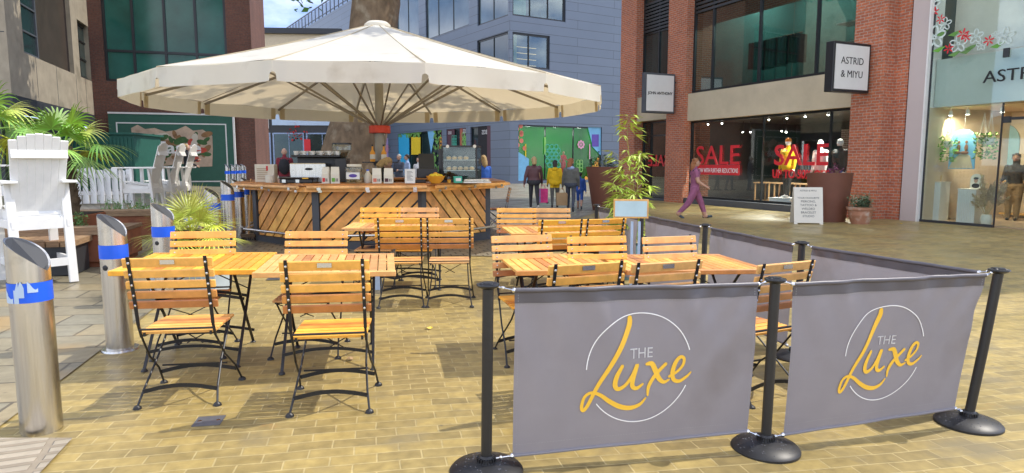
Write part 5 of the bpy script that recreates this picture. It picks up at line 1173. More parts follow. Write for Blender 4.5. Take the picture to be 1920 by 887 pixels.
t = thing('milk_carton', 'teal and white small box on the tray side of the counter', 'box', on_counter(858, 11.0), .3); m = MB(); m.box(-.07, .07, -.04, .04, 0, .11); m.build('body', 'vinyl_teal', t); m = MB(); m.box(-.04, .05, -.042, -.04, .03, .08); m.build('label_panel', 'white_sign', t)
# shelf with bottles on the pole
sh = thing('pole_shelf', 'small dark round shelf fixed to the parasol pole', 'shelf', (PC.x, PC.y, 1.48)); m = MB(); m.lathe([(.11, -.01), (.36, -.01), (.36, .012), (.11, .012)], 24); m.build('board', 'charcoal', sh); m = MB(); m.lathe([(.108, -.06), (.14, -.06), (.14, .03), (.108, .03)], 16); m.build('clamp', 'grey_metal', sh)
for k, (dx, l) in enumerate(((-.1, 'amber bottle on the pole shelf, left one'), (.12, 'amber bottle on the pole shelf, right one'))):
    b_ = thing('bottle', l, 'bottle', (PC.x+dx, PC.y-.26, 1.495), 0, 'bottles on the pole shelf'); m = MB(); m.lathe([(.05, 0), (.052, .02), (.052, .17), (.018, .23), (.016, .3)], 14); m.build('glass', 'vinyl_amber', b_, smooth=True); m = MB(); m.lathe([(.0525, .05), (.0535, .05), (.0535, .14), (.0525, .14)], 14); m.build('label_panel', 'paper', b_); m = MB(); m.lathe([(.018, .295), (.018, .33)], 10); m.build('cap', 'ink', b_)
# broom
q = Vector((atY(464, 11.9, .6), 11.9, .03)); t = thing('broom', 'wooden broom leaning upright at the left end of the counter', 'broom', q, 0)
m = MB(); m.tube([(0, 0, .12), (.06, .08, 1.15)], .016, 8); m.build('handle', 'teak_pale', t); m = MB(); m.box(-.13, .13, -.035, .035, .08, .14); m.build('head', 'bark', t); m = MB()
for k in range(40): x = -.125+k*.0064; m.tube([(x, rnd.uniform(-.03, .03), .09), (x*1.15, rnd.uniform(-.05, .05), -.02)], .004, 4)
m.build('bristles', 'black_rubber', t)

# ------------------------------------------------------------------ plants
def fanleaf(mb, st, base, tipdir, size, n=22, spread=R(105), droop=.35, wid=.05):
    """one palm fan: base point, direction of its middle leaflet"""
    d = tipdir.normalized(); side = d.cross(Vector((0, 0, 1)))
    side = side.normalized() if side.length > .05 else Vector((1, 0, 0)); nrm = side.cross(d)
    for k in range(n):
        a = -spread+2*spread*k/(n-1); l = size*(1-.28*(abs(a)/spread)**2)*rnd.uniform(.92, 1.05)
        dd = (d*cos(a)+side*sin(a)+nrm*.10*cos(3*a)).normalized(); w_ = wid*size
        u = dd.cross(nrm).normalized(); pts = []
        for i in range(6):
            f = i/5; p = base+dd*l*f+Vector((0, 0, -droop*size*f*f*(.5+.5*abs(sin(a)))))+Vector((0, 0, -droop*.3*size*f**4)); ww = w_*(.25+1.1*f if f < .45 else .75*(1-f)/.55)*.5
            pts += [p-u*ww-nrm*ww*.3, p+u*ww-nrm*ww*.3]
        mb.add(pts, [(2*i, 2*i+1, 2*i+3, 2*i+2) for i in range(5)])
def palm(name, label, loc, trunk_h, fronds, size, petiole, m1='palm_leaf', droop=.4, up0=1.15, seed=1, wid=.055, tr=.09, nl=24, lean=(0, 0)):
    global rnd
    keep = rnd; rnd = random.Random(seed)
    t = thing(name, label, 'palm', loc)
    if trunk_h:
        mb = MB(); mb.tube([(0, 0, 0), (lean[0]*.4, lean[1]*.4, trunk_h*.5), (lean[0], lean[1], trunk_h)], [tr*1.1, tr*1.3, tr], 12)
        for k in range(90):
            a = rnd.random()*6.28; z = rnd.uniform(.05, trunk_h); c = Vector((lean[0]*z/trunk_h+tr*cos(a), lean[1]*z/trunk_h+tr*sin(a), z)); mb.bar(c, c+Vector((.05*cos(a), .05*sin(a), .1)), .03, .008)
        mb.build('trunk', 'palm_trunk', t)
    top = Vector((lean[0], lean[1], trunk_h))
    for k in range(fronds):
        az = k*2.399+rnd.uniform(-.2, .2); el = up0*(1-k/fronds*1.25)+rnd.uniform(-.1, .1); d = Vector((cos(az)*cos(el), sin(az)*cos(el), sin(el))); ln = petiole*rnd.uniform(.8, 1.15)
        b0 = top+d*.05; b1 = top+d*ln+Vector((0, 0, -.1*ln*cos(el))); mb = MB(); mb.tube([b0, (b0+b1)/2+Vector((0, 0, .04*ln)), b1], [.013, .010, .008], 6)
        dd = Vector((d.x, d.y, d.z-.35*cos(el))); fanleaf(mb, None, b1, dd, size*rnd.uniform(.85, 1.1), nl, R(108), droop, wid); mb.build('frond', 'palm_leaf_yellow' if (m1 == 'palm_leaf' and k % 4 == 3) else m1, t)
    rnd = keep; return t
# small palm in a pale square pot behind the near left tables
q = at(352, 556); q.y += .12
t = thing('plant_pot', 'pale blue square pot holding the small fan palm', 'plant pot', q, .1); m = MB(); m.box(-.34, .34, -.26, .26, .02, .40); m.box(-.355, .355, -.275, .275, .34, .42); m.build('body', 'pale_blue_pot', t, bevel=.01); m = MB(); m.box(-.33, .33, -.25, .25, .40, .425); m.build('soil', 'soil', t)
palm('fan_palm', 'small yellow green fan palm in the pale blue square pot', q+Vector((.02, .0, .42)), .22, 19, .42, .27, 'palm_leaf_yellow', .2, 1.3, 5, .06, .05, 26)
# tall palms at the left
q = Vector((atY(135, 9.6, 1), 9.6, 0)); q.z = gz(q.x, q.y)
palm('fan_palm', 'tall fan palm in a rusty planter behind the nearest tall white chair', q+Vector((0, 0, .42)), 1.08, 15, .55, .46, 'palm_leaf', .42, 1.25, 11, .085, .085, 24, (-.1, 0))
q2 = Vector((atY(-22, 8.6, 1), 8.6, 0)); q2.z = gz(q2.x, q2.y)
palm('fan_palm', 'fan palm cut by the left edge, its fronds above the white chair arm', q2, 1.75, 13, .55, .45, 'palm_leaf', .45, 1.2, 23, .085, .085, 24)
# rusty planters
def planter(loc, rz, lx, ly, h, label, top=True, plants='herb_leaf', n=60):
    t = thing('rusty_planter', label, 'planter', loc, rz, 'rusty steel planters'); m = MB(); m.box(-lx/2, lx/2, -ly/2, ly/2, .06, h); m.box(-lx/2+.05, lx/2-.05, -ly/2+.05, ly/2-.05, -.05, .06); m.build('box', 'rust', t, bevel=.008)
    if top:
        m = MB()
        for i in range(3): m.box(-lx/2-.03, lx/2+.03, -ly/2-.03+i*.11, -ly/2+.07+i*.11, h+.002, h+.052); m.box(-lx/2-.03, lx/2+.03, -ly/2-.03+i*.11, -ly/2+.07+i*.11, h+.055, h+.10)
        for i in range(3): m.box(lx/2-.3+i*.11, lx/2-.2+i*.11, -ly/2+.32, ly/2, h+.002, h+.052)
        m.build('timber_edge', 'weathered_wood', t)
    m = MB(); m.box(-lx/2+.03, lx/2-.35, -ly/2+.33, ly/2-.03, h-.02, h+.02); m.build('soil', 'soil', t); return t
def herb(loc, label, sx, sy, h, n, m='herb_leaf', seed=3, leaf=.05, cat='plant'):
    r_ = random.Random(seed); mb = MB()
    for k in range(n):
        x, y = r_.uniform(-sx, sx), r_.uniform(-sy, sy); hh = h*r_.uniform(.4, 1)
        p0 = Vector((x, y, 0)); p1 = p0+Vector((r_.gauss(0, .05), r_.gauss(0, .05), hh)); mb.tube([p0, p1], .003, 4, False)
        for j in range(7):
            c = p0.lerp(p1, .25+.75*j/6); a = r_.random()*6.3; d = Vector((cos(a), sin(a), r_.uniform(-.1, .7)))*leaf*r_.uniform(.7, 1.3); u = Vector((-sin(a), cos(a), 0))*leaf*.32; mb.add([c, c+d*.5+u, c+d, c+d*.5-u], [(0, 1, 2, 3)])
    e = thing('herb_plant', label, cat, loc); mb.build('foliage', m, e)
    st_ = MB()
    for k in range(5): st_.tube([(r_.uniform(-sx, sx)*.6, r_.uniform(-sy, sy)*.6, -.02), (r_.uniform(-sx, sx)*.6, r_.uniform(-sy, sy)*.6, h*.5)], .006, 5)
    st_.build('stem', 'bamboo_cane', e); return e
q = at(110, 502); pl = planter(q+Vector((-.1, .55, 0)), R(14), 1.3, 1.2, .43, 'rusty planter with timber edging right behind the legs of the nearest white chair')
herb(pl.location+Vector((-.25, .1, .44)), 'low leafy plants in the planter behind the nearest white chair', .38, .22, .26, 46, seed=5)
q = at(235, 452); pl = planter(q+Vector((-.3, .8, 0)), R(12), 1.7, 1.4, .42, 'rusty planter with timber edging between the tall bollard and the far white chairs')
herb(pl.location+Vector((-.1, .0, .44)), 'low leafy plants in the planter beside the far white chairs', .5, .25, .26, 44, seed=8)
q = Vector((atY(128, 9.6, .4), 9.6, 0)); q.z = gz(q.x, q.y); t = thing('rusty_planter', 'square rusty planter holding the tall fan palm', 'planter', q, R(10), 'rusty steel planters'); m = MB(); m.box(-.38, .38, -.38, .38, 0, .6); m.build('box', 'rust', t, bevel=.01); m = MB(); m.box(-.36, .36, -.36, .36, .6, .61); m.build('soil', 'soil', t)
# curved timber bench
t = thing('timber_bench', 'long curved timber bench between the rusty planters', 'bench', Vector((atY(170, 11.2, .4), 11.2, gz(-7.2, 11.2)))); m = MB()
for i in range(26):
    a = R(200)-R(150)*i/25; M = Matrix.Translation((1.0*cos(a)*1.7, 1.2*sin(a)-.2, 0)) @ Matrix.Rotation(a, 4, 'Z'); m.box(-.28, .28, -.088, .088, .38, .44, M)
m.build('seat', 'weathered_wood', t); m = MB()
for i in range(0, 26, 3): a = R(200)-R(150)*i/25; M = Matrix.Translation((1.7*cos(a), 1.2*sin(a)-.2, 0)) @ Matrix.Rotation(a, 4, 'Z'); m.box(-.2, .2, -.05, .05, 0, .38, M)
m.build('support', 'charcoal', t)
t = thing('timber_bench', 'low timber bench end at the left edge, behind the nearest bollard', 'bench', at(30, 520)+Vector((-.3, .2, 0)), R(16)); m = MB()
for i in range(12): m.box(-.9+i*.15, -.765+i*.15, -.35, .35, .36, .43)
m.build('seat', 'weathered_wood', t); m = MB(); m.box(-.85, .85, -.28, .28, 0, .36); m.build('support', 'charcoal', t)

# ------------------------------------------------------------------ tall white slatted chairs
def tall_chair():
    t = thing('tall_white_chair', 'x', 'chair', group='tall white slatted chairs'); W_ = .265
    for sx in (-1, 1):
        m = MB(); m.box(sx*W_-.045, sx*W_+.045, .26, .31, 0, 1.16); m.build('leg', 'white_paint', t, bevel=.004)
        m = MB(); m.bar((sx*W_, -.36, 0), (sx*W_, -.26, 1.16), .09, .045, up=(0, 1, 0)); m.build('leg', 'white_paint', t, bevel=.004)
        m = MB(); m.box(sx*(W_+.02)-.075, sx*(W_+.02)+.075, -.42, .42, 1.165, 1.195); m.build('armrest', 'white_paint', t, bevel=.005)
        m = MB(); m.bar((sx*(W_-.05), -.30, .72), (sx*(W_-.05), .30, .80), .03, .12); m.build('side_rail', 'white_paint', t)
    m = MB()
    for i in range(7): y = -.24+i*.085; m.box(-W_+.05, W_-.05, y-.038, y+.038, .80+.08*i/6, .82+.08*i/6)
    m.build('seat', 'white_paint', t)
    m = MB(); n_ = 7; sl = Vector((0, -.30, 1.0)).normalized(); o = Vector((0, -.20, .70))
    for i in range(n_):
        x0 = -.216+i*.072; hs_ = 1.06-.075*((i-3)/3)**2; k_ = 1+.12; A_ = o+Vector((x0*.92, 0, 0)); B_ = o+sl*hs_+Vector((x0*k_, 0, 0)); w0 = .079
        m.bar(A_, B_, w0, .02, up=(0, 1, .3))
    m.build('backrest', 'white_paint', t, bevel=.006)
    for h_ in (.10, .82): m = MB(); p = o+sl*h_; m.bar(p+Vector((-.265, -.028, 0)), p+Vector((.265, -.028, 0)), .03, .09, up=(0, .3, 1)); m.build('back_rail', 'white_paint', t)
    for y, z, h_ in ((.28, .70, .12), (-.30, .70, .12), (.28, .27, .1), (-.345, .25, .09)): m = MB(); m.bar((-W_+.045, y, z), (W_-.045, y, z), .03, h_); m.build('cross_rail', 'white_paint', t)
    for sx in (-1, 1):
        for z in (.26, .70): m = MB(); m.bar((sx*W_, -.33, z), (sx*W_, .28, z), .03, .09); m.build('side_rail', 'white_paint', t)
    return t
tc = tall_chair(); q = at(72, 538); q2_ = q+Vector((-.22, .30, 0)); q2_.z = gz(*q2_.xy); tc.location = q2_; tc.rotation_euler = (0, 0, R(50)); tc['label'] = 'nearest tall white slatted chair, its back to the viewer, at the left edge'
for ch in tc.children: pass
for px, Y, s_, l in ((268, 13.9, 99, 'tall white chair seen from the side before the hoarding, left one of three'), (304, 14.6, 100, 'tall white chair seen from the side before the hoarding, middle one of three'), (328, 15.2, 102, 'tall white chair seen from the side before the hoarding, right one of three')):
    x = atY(px, Y, .5); dup(tc, (x, Y, gz(x, Y)), R(s_), l)
x = atY(4, 11.5, .5); dup(tc, (x, 11.5, gz(x, 11.5)), R(-70), 'tall white chair cut by the left edge, behind the nearest one')

# ------------------------------------------------------------------ bamboo with its sign
q = at(1178, 528); q.y += .25; q.x += .05; q.z = gz(q.x, q.y)
t = thing('plant_pot', 'aqua coloured tapered pot under the bamboo', 'plant pot', q, 0); m = MB(); m.lathe([(.13, 0), (.19, .42), (.205, .42), (.205, .46), (.18, .46), (.17, .4)], 24); m.build('body', 'aqua_pot', t, smooth=True); m = MB(); m.lathe([(.01, .405), (.17, .405)], 20); m.build('soil', 'soil', t)
bb = thing('bamboo', 'tall yellow green bamboo growing in the aqua pot', 'plant', q+Vector((0, 0, .4))); r_ = random.Random(5); canes = MB(); lv = MB()
for k in range(9):
    a = r_.random()*6.3; hh = (1.74 if k == 0 else r_.uniform(.55, .9) if k < 7 else 1.25); ln = .05+.14*r_.random()
    pts = [Vector((.05*cos(a), .05*sin(a), 0))+Vector((cos(a)*ln*f*f+.02*sin(5*f), sin(a)*ln*f*f, hh*f)) for f in (0, .2, .4, .6, .8, 1)]
    if k == 0: pts = [Vector((x_, 0, z_)) for x_, z_ in ((0, 0), (.03, .4), (.05, .75), (.0, 1.05), (-.05, 1.4), (-.06, 1.74))]
    canes.tube(pts, [.009, .008, .007, .006, .004, .002], 6)
    for j in range(40 if k == 0 else 32):
        f = r_.uniform(.12, 1); i = min(4, int(f*5)); p = pts[i].lerp(pts[i+1], f*5-i); az = r_.random()*6.3; ol = r_.uniform(.02, .27)*(1.15-f*.75)
        e = p+Vector((cos(az)*ol, sin(az)*ol, ol*.5)); canes.tube([p, e], .0018, 4, False)
        for s_ in range(r_.randint(3, 5)):
            b2 = az+r_.uniform(-1.1, 1.1); L_ = r_.uniform(.10, .19); d = Vector((cos(b2), sin(b2), r_.uniform(-.6, .35))).normalized(); u = d.cross(Vector((0, 0, 1))).normalized()*L_*.1
            lv.add([e, e+d*L_*.35+u, e+d*L_+Vector((0, 0, -.03)), e+d*L_*.35-u], [(0, 1, 2, 3)])
canes.build('cane', 'bamboo_cane', bb); lv.build('foliage', 'bamboo_leaf', bb)
sg = thing('menu_stand', 'wood framed pale blue board on two white legs, among the bamboo', 'sign', Vector((atY(1182, 6.75, 1), 6.75, gz(1.2, 6.75))), R(-8)); m = MB(); m.box(-.175, .185, -.02, .02, .955, 1.15); m.build('frame', 'teak_pale', sg); m = MB(); m.box(-.158, .168, -.026, -.021, .972, 1.133); mat('board_blue', (.5, .68, .72), .3, var=.1); m.build('board', 'board_blue', sg)
for x in (.02, .095): m = MB(); m.tube([(x, 0, 0), (x, 0, .92)], .014, 8); m.build('leg', 'pale_tape', sg)
# ------------------------------------------------------------------ in front of the shops
def pot(px, py, r0, r1, h, m_, name, label, soilm='soil'):
    q = at(px, py); q.y += r0; t = thing(name, label, 'planter', q); m = MB(); m.lathe([(r0, 0), (r0+(r1-r0)*.5, h*.5), (r1, h), (r1-.03, h), (r1-.05, h-.06)], 36); m.build('body', m_, t, smooth=True); m = MB(); m.lathe([(.01, h-.07), (r1-.04, h-.07)], 30); m.build('soil', soilm, t); return t
d_ = 16.9; pt = pot(1566, 417, .41, .54, 1.22, 'rust_smooth' if 'rust_smooth' in MATS else 'brown_pot_r' if 'brown_pot_r' in MATS else 'brown_pot', 'tall_planter', 'big tapered rust brown planter in front of the SALE window')
herb(pt.location+Vector((.1, 0, 1.16)), 'sparse dark plant in the big tapered rust brown planter', .3, .2, .25, 10, 'cloth_plum', 4, .09)
pt = pot(1136, 396, .36, .58, 1.35, 'brown_pot', 'tall_planter', 'big tapered dark brown planter before the green lit shop window'); herb(pt.location+Vector((-.05, 0, 1.28)), 'dark spiky plant in the big planter before the green lit window', .4, .3, .5, 34, 'lavender', 6, .12)
q = at(1621, 421); q.y += .22; t = thing('terracotta_pot', 'weathered terracotta pot with a thick rim, by the brick pillar', 'plant pot', q); m = MB(); m.lathe([(.20, 0), (.255, .20), (.262, .21), (.262, .23), (.275, .33), (.31, .34), (.325, .41), (.29, .41), (.26, .36)], 30); m.build('body', 'terracotta', t, smooth=True); m = MB(); m.lathe([(.01, .37), (.27, .37)], 20); m.build('soil', 'soil', t)
herb(q+Vector((0, 0, .37)), 'grey green lavender plant in the terracotta pot', .22, .2, .34, 70, 'lavender', 9, .07)
q = at(1521, 421); t = thing('pavement_sign', 'cream A shaped pavement sign lettered PIERCING, beside the big rust brown planter', 'sign', q+Vector((0, .28, 0)), R(-10)); 
m = MB(); sl = Matrix.Rotation(-.22, 4, 'X'); m.box(-.33, .33, -.012, .012, .03, .90, Matrix.Translation((0, -.22, 0)) @ sl); m.box(-.33, -.25, -.012, .012, -.02, .03, Matrix.Translation((0, -.22, 0)) @ sl); m.box(.25, .33, -.012, .012, -.02, .03, Matrix.Translation((0, -.22, 0)) @ sl); pn = m.build('front_board', 'paper', t)
m = MB(); m.box(-.33, .33, -.012, .012, .0, .90, Matrix.Translation((0, .22, 0)) @ Matrix.Rotation(.22, 4, 'X')); m.build('rear_board', 'paper', t)
tb = MB()
for i, (ln, sz) in enumerate((('ASTRID & MIYU', .055), ('', .05), ('YOUR FAVOURITE', .06), ('PIERCING,', .075), ('TATTOO &', .075), ('WELDED', .075), ('BRACELET', .075), ('STUDIO', .075))):
    if ln: textmesh(tb, ln, sz, Matrix.Translation((0, -.22, 0)) @ sl @ face_xz(0, -.014, .80-i*.09), 'CENTER', .003)
tb.build('lettering', 'ink_grey', pn)
mat('drain_metal', (.16, .165, .18), .5, metal=.5, var=.2)
# small things on the paving
q = at(392, 790); t = thing('drain_cover', 'small square metal drain cover set in the paving', 'drain cover', (q.x, q.y, q.z+.001), R(10)); m = MB(); m.box(-.075, .075, -.07, .07, 0, .004); m.build('plate', 'drain_metal', t); m = MB()
for x in (-.05, .05): m.lathe([(.012, .004), (.012, .0055)], 10, (x, 0, 0))
m.build('screw', 'chrome', t)
q = at(513, 524); t = thing('drain_cover', 'small metal drain cover beyond the near left tables', 'drain cover', (q.x, q.y, q.z+.006), R(10)); m = MB(); m.box(-.08, .08, -.08, .08, 0, .004); m.build('plate', 'grey_metal', t); m = MB(); m.box(-.06, .06, -.005, .005, .004, .006); m.build('slot', 'ink', t)
for k, (px, py, l) in enumerate(((803, 617, 'yellow fallen leaf on the paving right of the near left tables'), (655, 676, 'brown fallen leaf beside the right chair of the near left tables'), (1690, 420, 'pale fallen leaf on the paving before the flower sticker shop'))):
    q = at(px, py); m = MB(); s_ = .032; m.v = []; m.add([(s_*cos(a)*(1+.3*cos(3*a)), s_*sin(a)*.7, .008+.008*sin(2*a)) for a in [i*2*pi/10 for i in range(10)]], [tuple(range(10))]); o = m.build('fallen_leaf', 'vinyl_yellow' if k != 1 else 'cardboard', None); o.location = (q.x, q.y, q.z+.006); o.rotation_euler = (0, 0, k); tag(o, l, 'leaf')
# ------------------------------------------------------------------ inside the pale shop
def shop_at(px, py, off): x, z = FS.at(px, py, off); return x, z
def fluted(px, z1, y, w, label):
    x, _ = shop_at(px, 400, y); p = FS.world(x, y, 0.02); t = thing('fluted_plinth', label, 'plinth', p, FS.a, 'fluted display plinths'); m = MB(); m.box(-w/2, w/2, -w/2, w/2, 0, z1)
    m.build('core', 'paper', t); m = MB()
    for k in range(10): xx = -w/2+w*(k+.5)/10; m.box(xx-w*.032, xx+w*.032, -w/2-.012, -w/2, 0, z1)
    m.build('flute', 'white_sign', t); m = MB(); m.box(-w/2-.015, w/2+.015, -w/2-.015, w/2+.015, z1, z1+.025); m.build('top', 'paper', t); return t
f1 = fluted(1755, .95, .75, .38, 'white fluted plinth with a small wooden block, left one in the pale shop'); f2 = fluted(1820, .80, .75, .42, 'white fluted plinth with a framed portrait, right one in the pale shop')
b_ = MB(); b_.box(-.05, .05, -.04, .04, 0, .16); o = b_.build('wooden_block', 'teak_pale', None, bevel=.004); o.location = f1.location+Vector((0, 0, .976)); tag(o, 'small pale wooden display block on the left fluted plinth', 'block')
t = thing('portrait_card', 'small arched portrait print standing on the right fluted plinth', 'picture', f2.location+Vector((.08, 0, .826)), FS.a); m = MB(); arch(m, .0, 0, .26, .36, 0, .02); m.build('card', 'paper', t); m = MB(); m.ball((0, -.024, .20), (.045, .004, .06)); m.build('face_print', 'skin', t); m = MB(); m.ball((0, -.026, .25), (.06, .004, .03)); m.ball((0, -.026, .07), (.09, .004, .06)); m.build('hair_print', 'ink', t)
def grasses(px, y, label, n, h, seed):
    x, _ = shop_at(px, 400, y); r_ = random.Random(seed); t = thing('dried_grass', label, 'dried grass', FS.world(x, y, .02), FS.a, 'dried grass arrangements'); m = MB(); st_ = MB()
    for k in range(n):
        a = r_.random()*6.3; tilt = r_.uniform(.1, .95); d = Vector((cos(a)*sin(tilt), sin(a)*sin(tilt)*.35, cos(tilt))); L_ = h*r_.uniform(.55, 1); b0 = Vector((0, 0, .18)); b1 = b0+d*L_*.5; st_.tube([b0, b1], .004, 4, False)
        for j in range(90):
            f = r_.random(); c = b1+d*L_*.5*f+Vector((0, 0, -.12*f*f*sin(tilt))); q_ = .085*sin(pi*min(.95, f+.12))+.015; dd = Vector((r_.gauss(0, 1), r_.gauss(0, 1), r_.gauss(0, 1))).normalized()*q_+d*.03; u = dd.cross(Vector((.2, .9, .3))).normalized()*.010; m.add([c-u, c+u, c+dd], [(0, 1, 2)])
    st_.build('stem', 'pampas', t); m.build('plume', 'pampas', t); v = MB(); v.lathe([(.09, 0), (.13, .1), (.10, .24)], 16); v.build('vase', 'paper', t, smooth=True); return t
grasses(1724, .75, 'dried pampas grass in a vase at the left end of the pale shop window', 18, .95, 2); grasses(1850, .45, 'wide spread of dried pampas grass beside the glass door', 30, 1.1, 4)
t = thing('arched_picture', 'large arched beach picture hanging in the pale shop window', 'picture', FS.world(shop_at(1804, 300, .9)[0], .9, 1.42), FS.a); m = MB(); arch(m, 0, -.1, .62, .98, 0, .03); m.build('board', 'vinyl_sky', t); m = MB(); m.prism([(-.29, -.08), (.28, -.08), (.2, .22), (.08, .3), (-.06, .26), (-.2, .12)], .01, Matrix.Translation((0, -.032, 0)) @ Matrix.Rotation(pi/2, 4, 'X')); m.build('rock_print', 'stone_band', t)
m = MB()
for x in (-.08, .1): m.ball((x, -.046, .42), (.045, .004, .09)); m.ball((x-.03, -.048, .3), (.1, .004, .04)); m.ball((x, -.047, .56), (.035, .004, .04))
m.build('figure_print', 'skin_dark', t); m = MB(); m.tube([(0, 0, .88), (0, 0, 1.4)], .004, 4); m.build('cord', 'chrome', t)
for px, zz, y, l in ((1761, 1.98, .8, 'hanging trailing plant in the pale shop, leftmost'), (1779, 1.85, .65, 'hanging trailing plant in the pale shop, second from the left'), (1843, 1.92, .8, 'hanging trailing plant near the glass door, left one'), (1856, 1.9, .6, 'hanging trailing plant near the glass door, right one')):
    x, _ = shop_at(px, 260, y); t = thing('hanging_plant', l, 'plant', FS.world(x, y, zz), FS.a, 'hanging plants in the pale shop'); m = MB(); m.lathe([(.06, 0), (.10, .06), (.11, .16)], 14); m.build('pot', 'paper', t); m = MB()
    for k in range(4): a = k*pi/2; m.tube([(.1*cos(a), .1*sin(a), .1), (0, 0, .75)], .004, 4)
    m.build('cord', 'paper', t); m = MB()
    for k in range(170):
        a = rnd.random()*6.3; z = rnd.uniform(-.35, .28); rr = .12+.10*rnd.random()*(1 if z > -.1 else .5); c = Vector((rr*cos(a), rr*sin(a), z)); leafcard(m, c, rnd.uniform(.025, .05))
    m.build('foliage', 'herb_leaf', t)
# ------------------------------------------------------------------ people and mannequins
def ell_tube(mb, secs, n=16):          # secs: (centre, rx, ry) in horizontal-ish rings
    vs = []
    for c, rx, ry, rot in secs:
        for j in range(n):
            v = Vector((rx*cos(2*pi*j/n), ry*sin(2*pi*j/n), 0)); v.rotate(rot); vs.append(Vector(c)+v)
    k = len(secs); mb.add(vs, [(i*n+j, i*n+(j+1) % n, (i+1)*n+(j+1) % n, (i+1)*n+j) for i in range(k-1) for j in range(n)]+[tuple(range(n-1, -1, -1)), tuple(range((k-1)*n, k*n))])
def segd(p, a, b):
    d = b-a; t = max(0, min(1, (p-a).dot(d)/max(1e-9, d.length_squared))); return (p-a-d*t).length
def figure(name, label, cat, loc, rz, h, top='cloth_black', bottom='cloth_black', shoe='cloth_trainer', skin='skin', hair='hair_dark', hairlen=0, sleeve=1.0, bulk=1.0, hem=.50, ankle=0, legs=((14, 8), (-16, 22)), arms=((-18, 8, 12), (16, 8, 20)), lean=0, headturn=0, headtilt=0, vox=.012, hat=None, plain=False, group=None, legw=1.0, beard=False):
    t = thing(name, label, cat, loc, rz, group); mb = MB(); reg = []
    Rl = Matrix.Rotation(-R(lean), 3, 'X'); pel = Vector((0, 0, .515*h))
    def up(p): return pel+Rl @ (Vector(p)-pel)
    rotL = Rl.to_euler()
    def capsule(a, b, ra, rb, kind, side=None):
        a, b = Vector(a), Vector(b); mb.tube([a, a.lerp(b, .33), a.lerp(b, .66), b], [ra, ra*.66+rb*.34, ra*.34+rb*.66, rb], 10); mb.ball(a, ra, 10, 7); mb.ball(b, rb, 10, 7); reg.append((kind, a, b, (ra+rb)/2))
    # legs
    feet = []
    for s, (sw, kn) in zip((-1, 1), legs):
        hip = pel+Vector((s*.052*h, 0, -.01*h)); a = R(sw); k = hip+Vector((s*.004*h, sin(a), -cos(a)))*.243*h; a2 = a-R(kn); an = k+Vector((0, sin(a2), -cos(a2)))*.232*h
        capsule(hip, k, .052*h*legw, .036*h*legw, 'thigh'); capsule(k, an, .036*h*legw, .024*h*(legw if legw > 1 else 1), 'shin'); feet.append((an, a2))
    low = min(f[0].z for f in feet); dz = .036*h-low
    for an, a2 in feet:
        pit = -.9*a2 if a2 < 0 else -.4*a2; f = Vector((0, cos(pit), sin(pit))) ; f.z = -abs(f.z)*(1 if a2 < -.1 else -.6)
        toe = an+f*.10*h+Vector((0, 0, -.014*h)); heel = an-f*.022*h+Vector((0, 0, -.016*h)); capsule(heel, toe, .024*h, .020*h, 'shoe')
    # torso
    b = bulk; E0 = Euler((0, 0, 0))
    secs = [(pel+Vector((0, 0, -.045*h)), .082*h*(1+.3*(b-1)), .062*h*b, E0), (pel+Vector((0, 0, .0)), .094*h*b, .070*h*b, E0), (up((0, .002*h, .60*h)), .083*h*b, .062*h*b, rotL), (up((0, .006*h, .70*h)), .094*h*b, .068*h*b, rotL), (up((0, .0, .775*h)), .104*h*b, .06*h*b, rotL), (up((0, -.004*h, .815*h)), .082*h, .045*h, rotL), (up((0, 0, .84*h)), .04*h, .036*h, rotL)]
    ell_tube(mb, secs); reg.append(('torso', pel, up((0, 0, .80*h)), .085*h*b))
    # head
    hc = up((0, .012*h, .932*h)); capsule(up((0, -.004*h, .82*h)), up((0, .004*h, .885*h)), .034*h, .030*h, 'head')
    HR = Rl @ Matrix.Rotation(R(headturn), 3, 'Z') @ Matrix.Rotation(-R(headtilt), 3, 'X'); H4 = HR.to_4x4()
    def hd(x, y, z): return hc+HR @ Vector((x, y, z))*h
    mb.ball(hc, (.044*h, .053*h, .063*h), 16, 12, H4); mb.ball(hd(0, .016, -.03), (.031*h, .034*h, .034*h), 12, 8, H4); reg.append(('head', hd(0, 0, -.03), hd(0, 0, .03), .05*h))
    mb.tube([hd(0, .050, .008), hd(0, .066, -.012), hd(0, .052, -.018)], [.005*h, .009*h, .007*h], 8)
    for s in (-1, 1): mb.ball(hd(s*.045, -.002, -.004), (.006*h, .013*h, .017*h), 8, 6, H4)
    # arms
    hands = []
    for s, (sw, ab, el) in zip((-1, 1), arms):
        sh = up((s*.098*h*(.85+.15*b), -.002*h, .792*h)); a = R(sw); d = Vector((s*sin(R(ab)), sin(a)*cos(R(ab)), -cos(a)*cos(R(ab)))).normalized(); e = sh+d*.168*h
        a2 = a+R(el); d2 = Vector((s*sin(R(ab))*.5, sin(a2), -cos(a2))).normalized(); wr = e+d2*.142*h; q = .5*(1+b)
        capsule(sh, e, .037*h*q, .028*h*q, 'arm'); capsule(e, wr, .027*h*(q if sleeve > .8 else 1), .018*h*(q if sleeve > .8 else 1), 'fore')
        pl = wr+d2*.048*h; capsule(wr, pl, .015*h, .017*h, 'hand'); hands.append((s, wr, pl, d2))
    me0 = mb.mesh('tmp', 'cloth_black'); ob = bpy.data.objects.new('tmp', me0); COL.objects.link(ob)
    rm = ob.modifiers.new('r', 'REMESH'); rm.mode = 'VOXEL'; rm.voxel_size = vox; sm = ob.modifiers.new('s', 'SMOOTH'); sm.factor = .5; sm.iterations = 4
    me = bpy.data.meshes.new_from_object(ob.evaluated_get(bpy.context.evaluated_depsgraph_get())); bpy.data.objects.remove(ob)
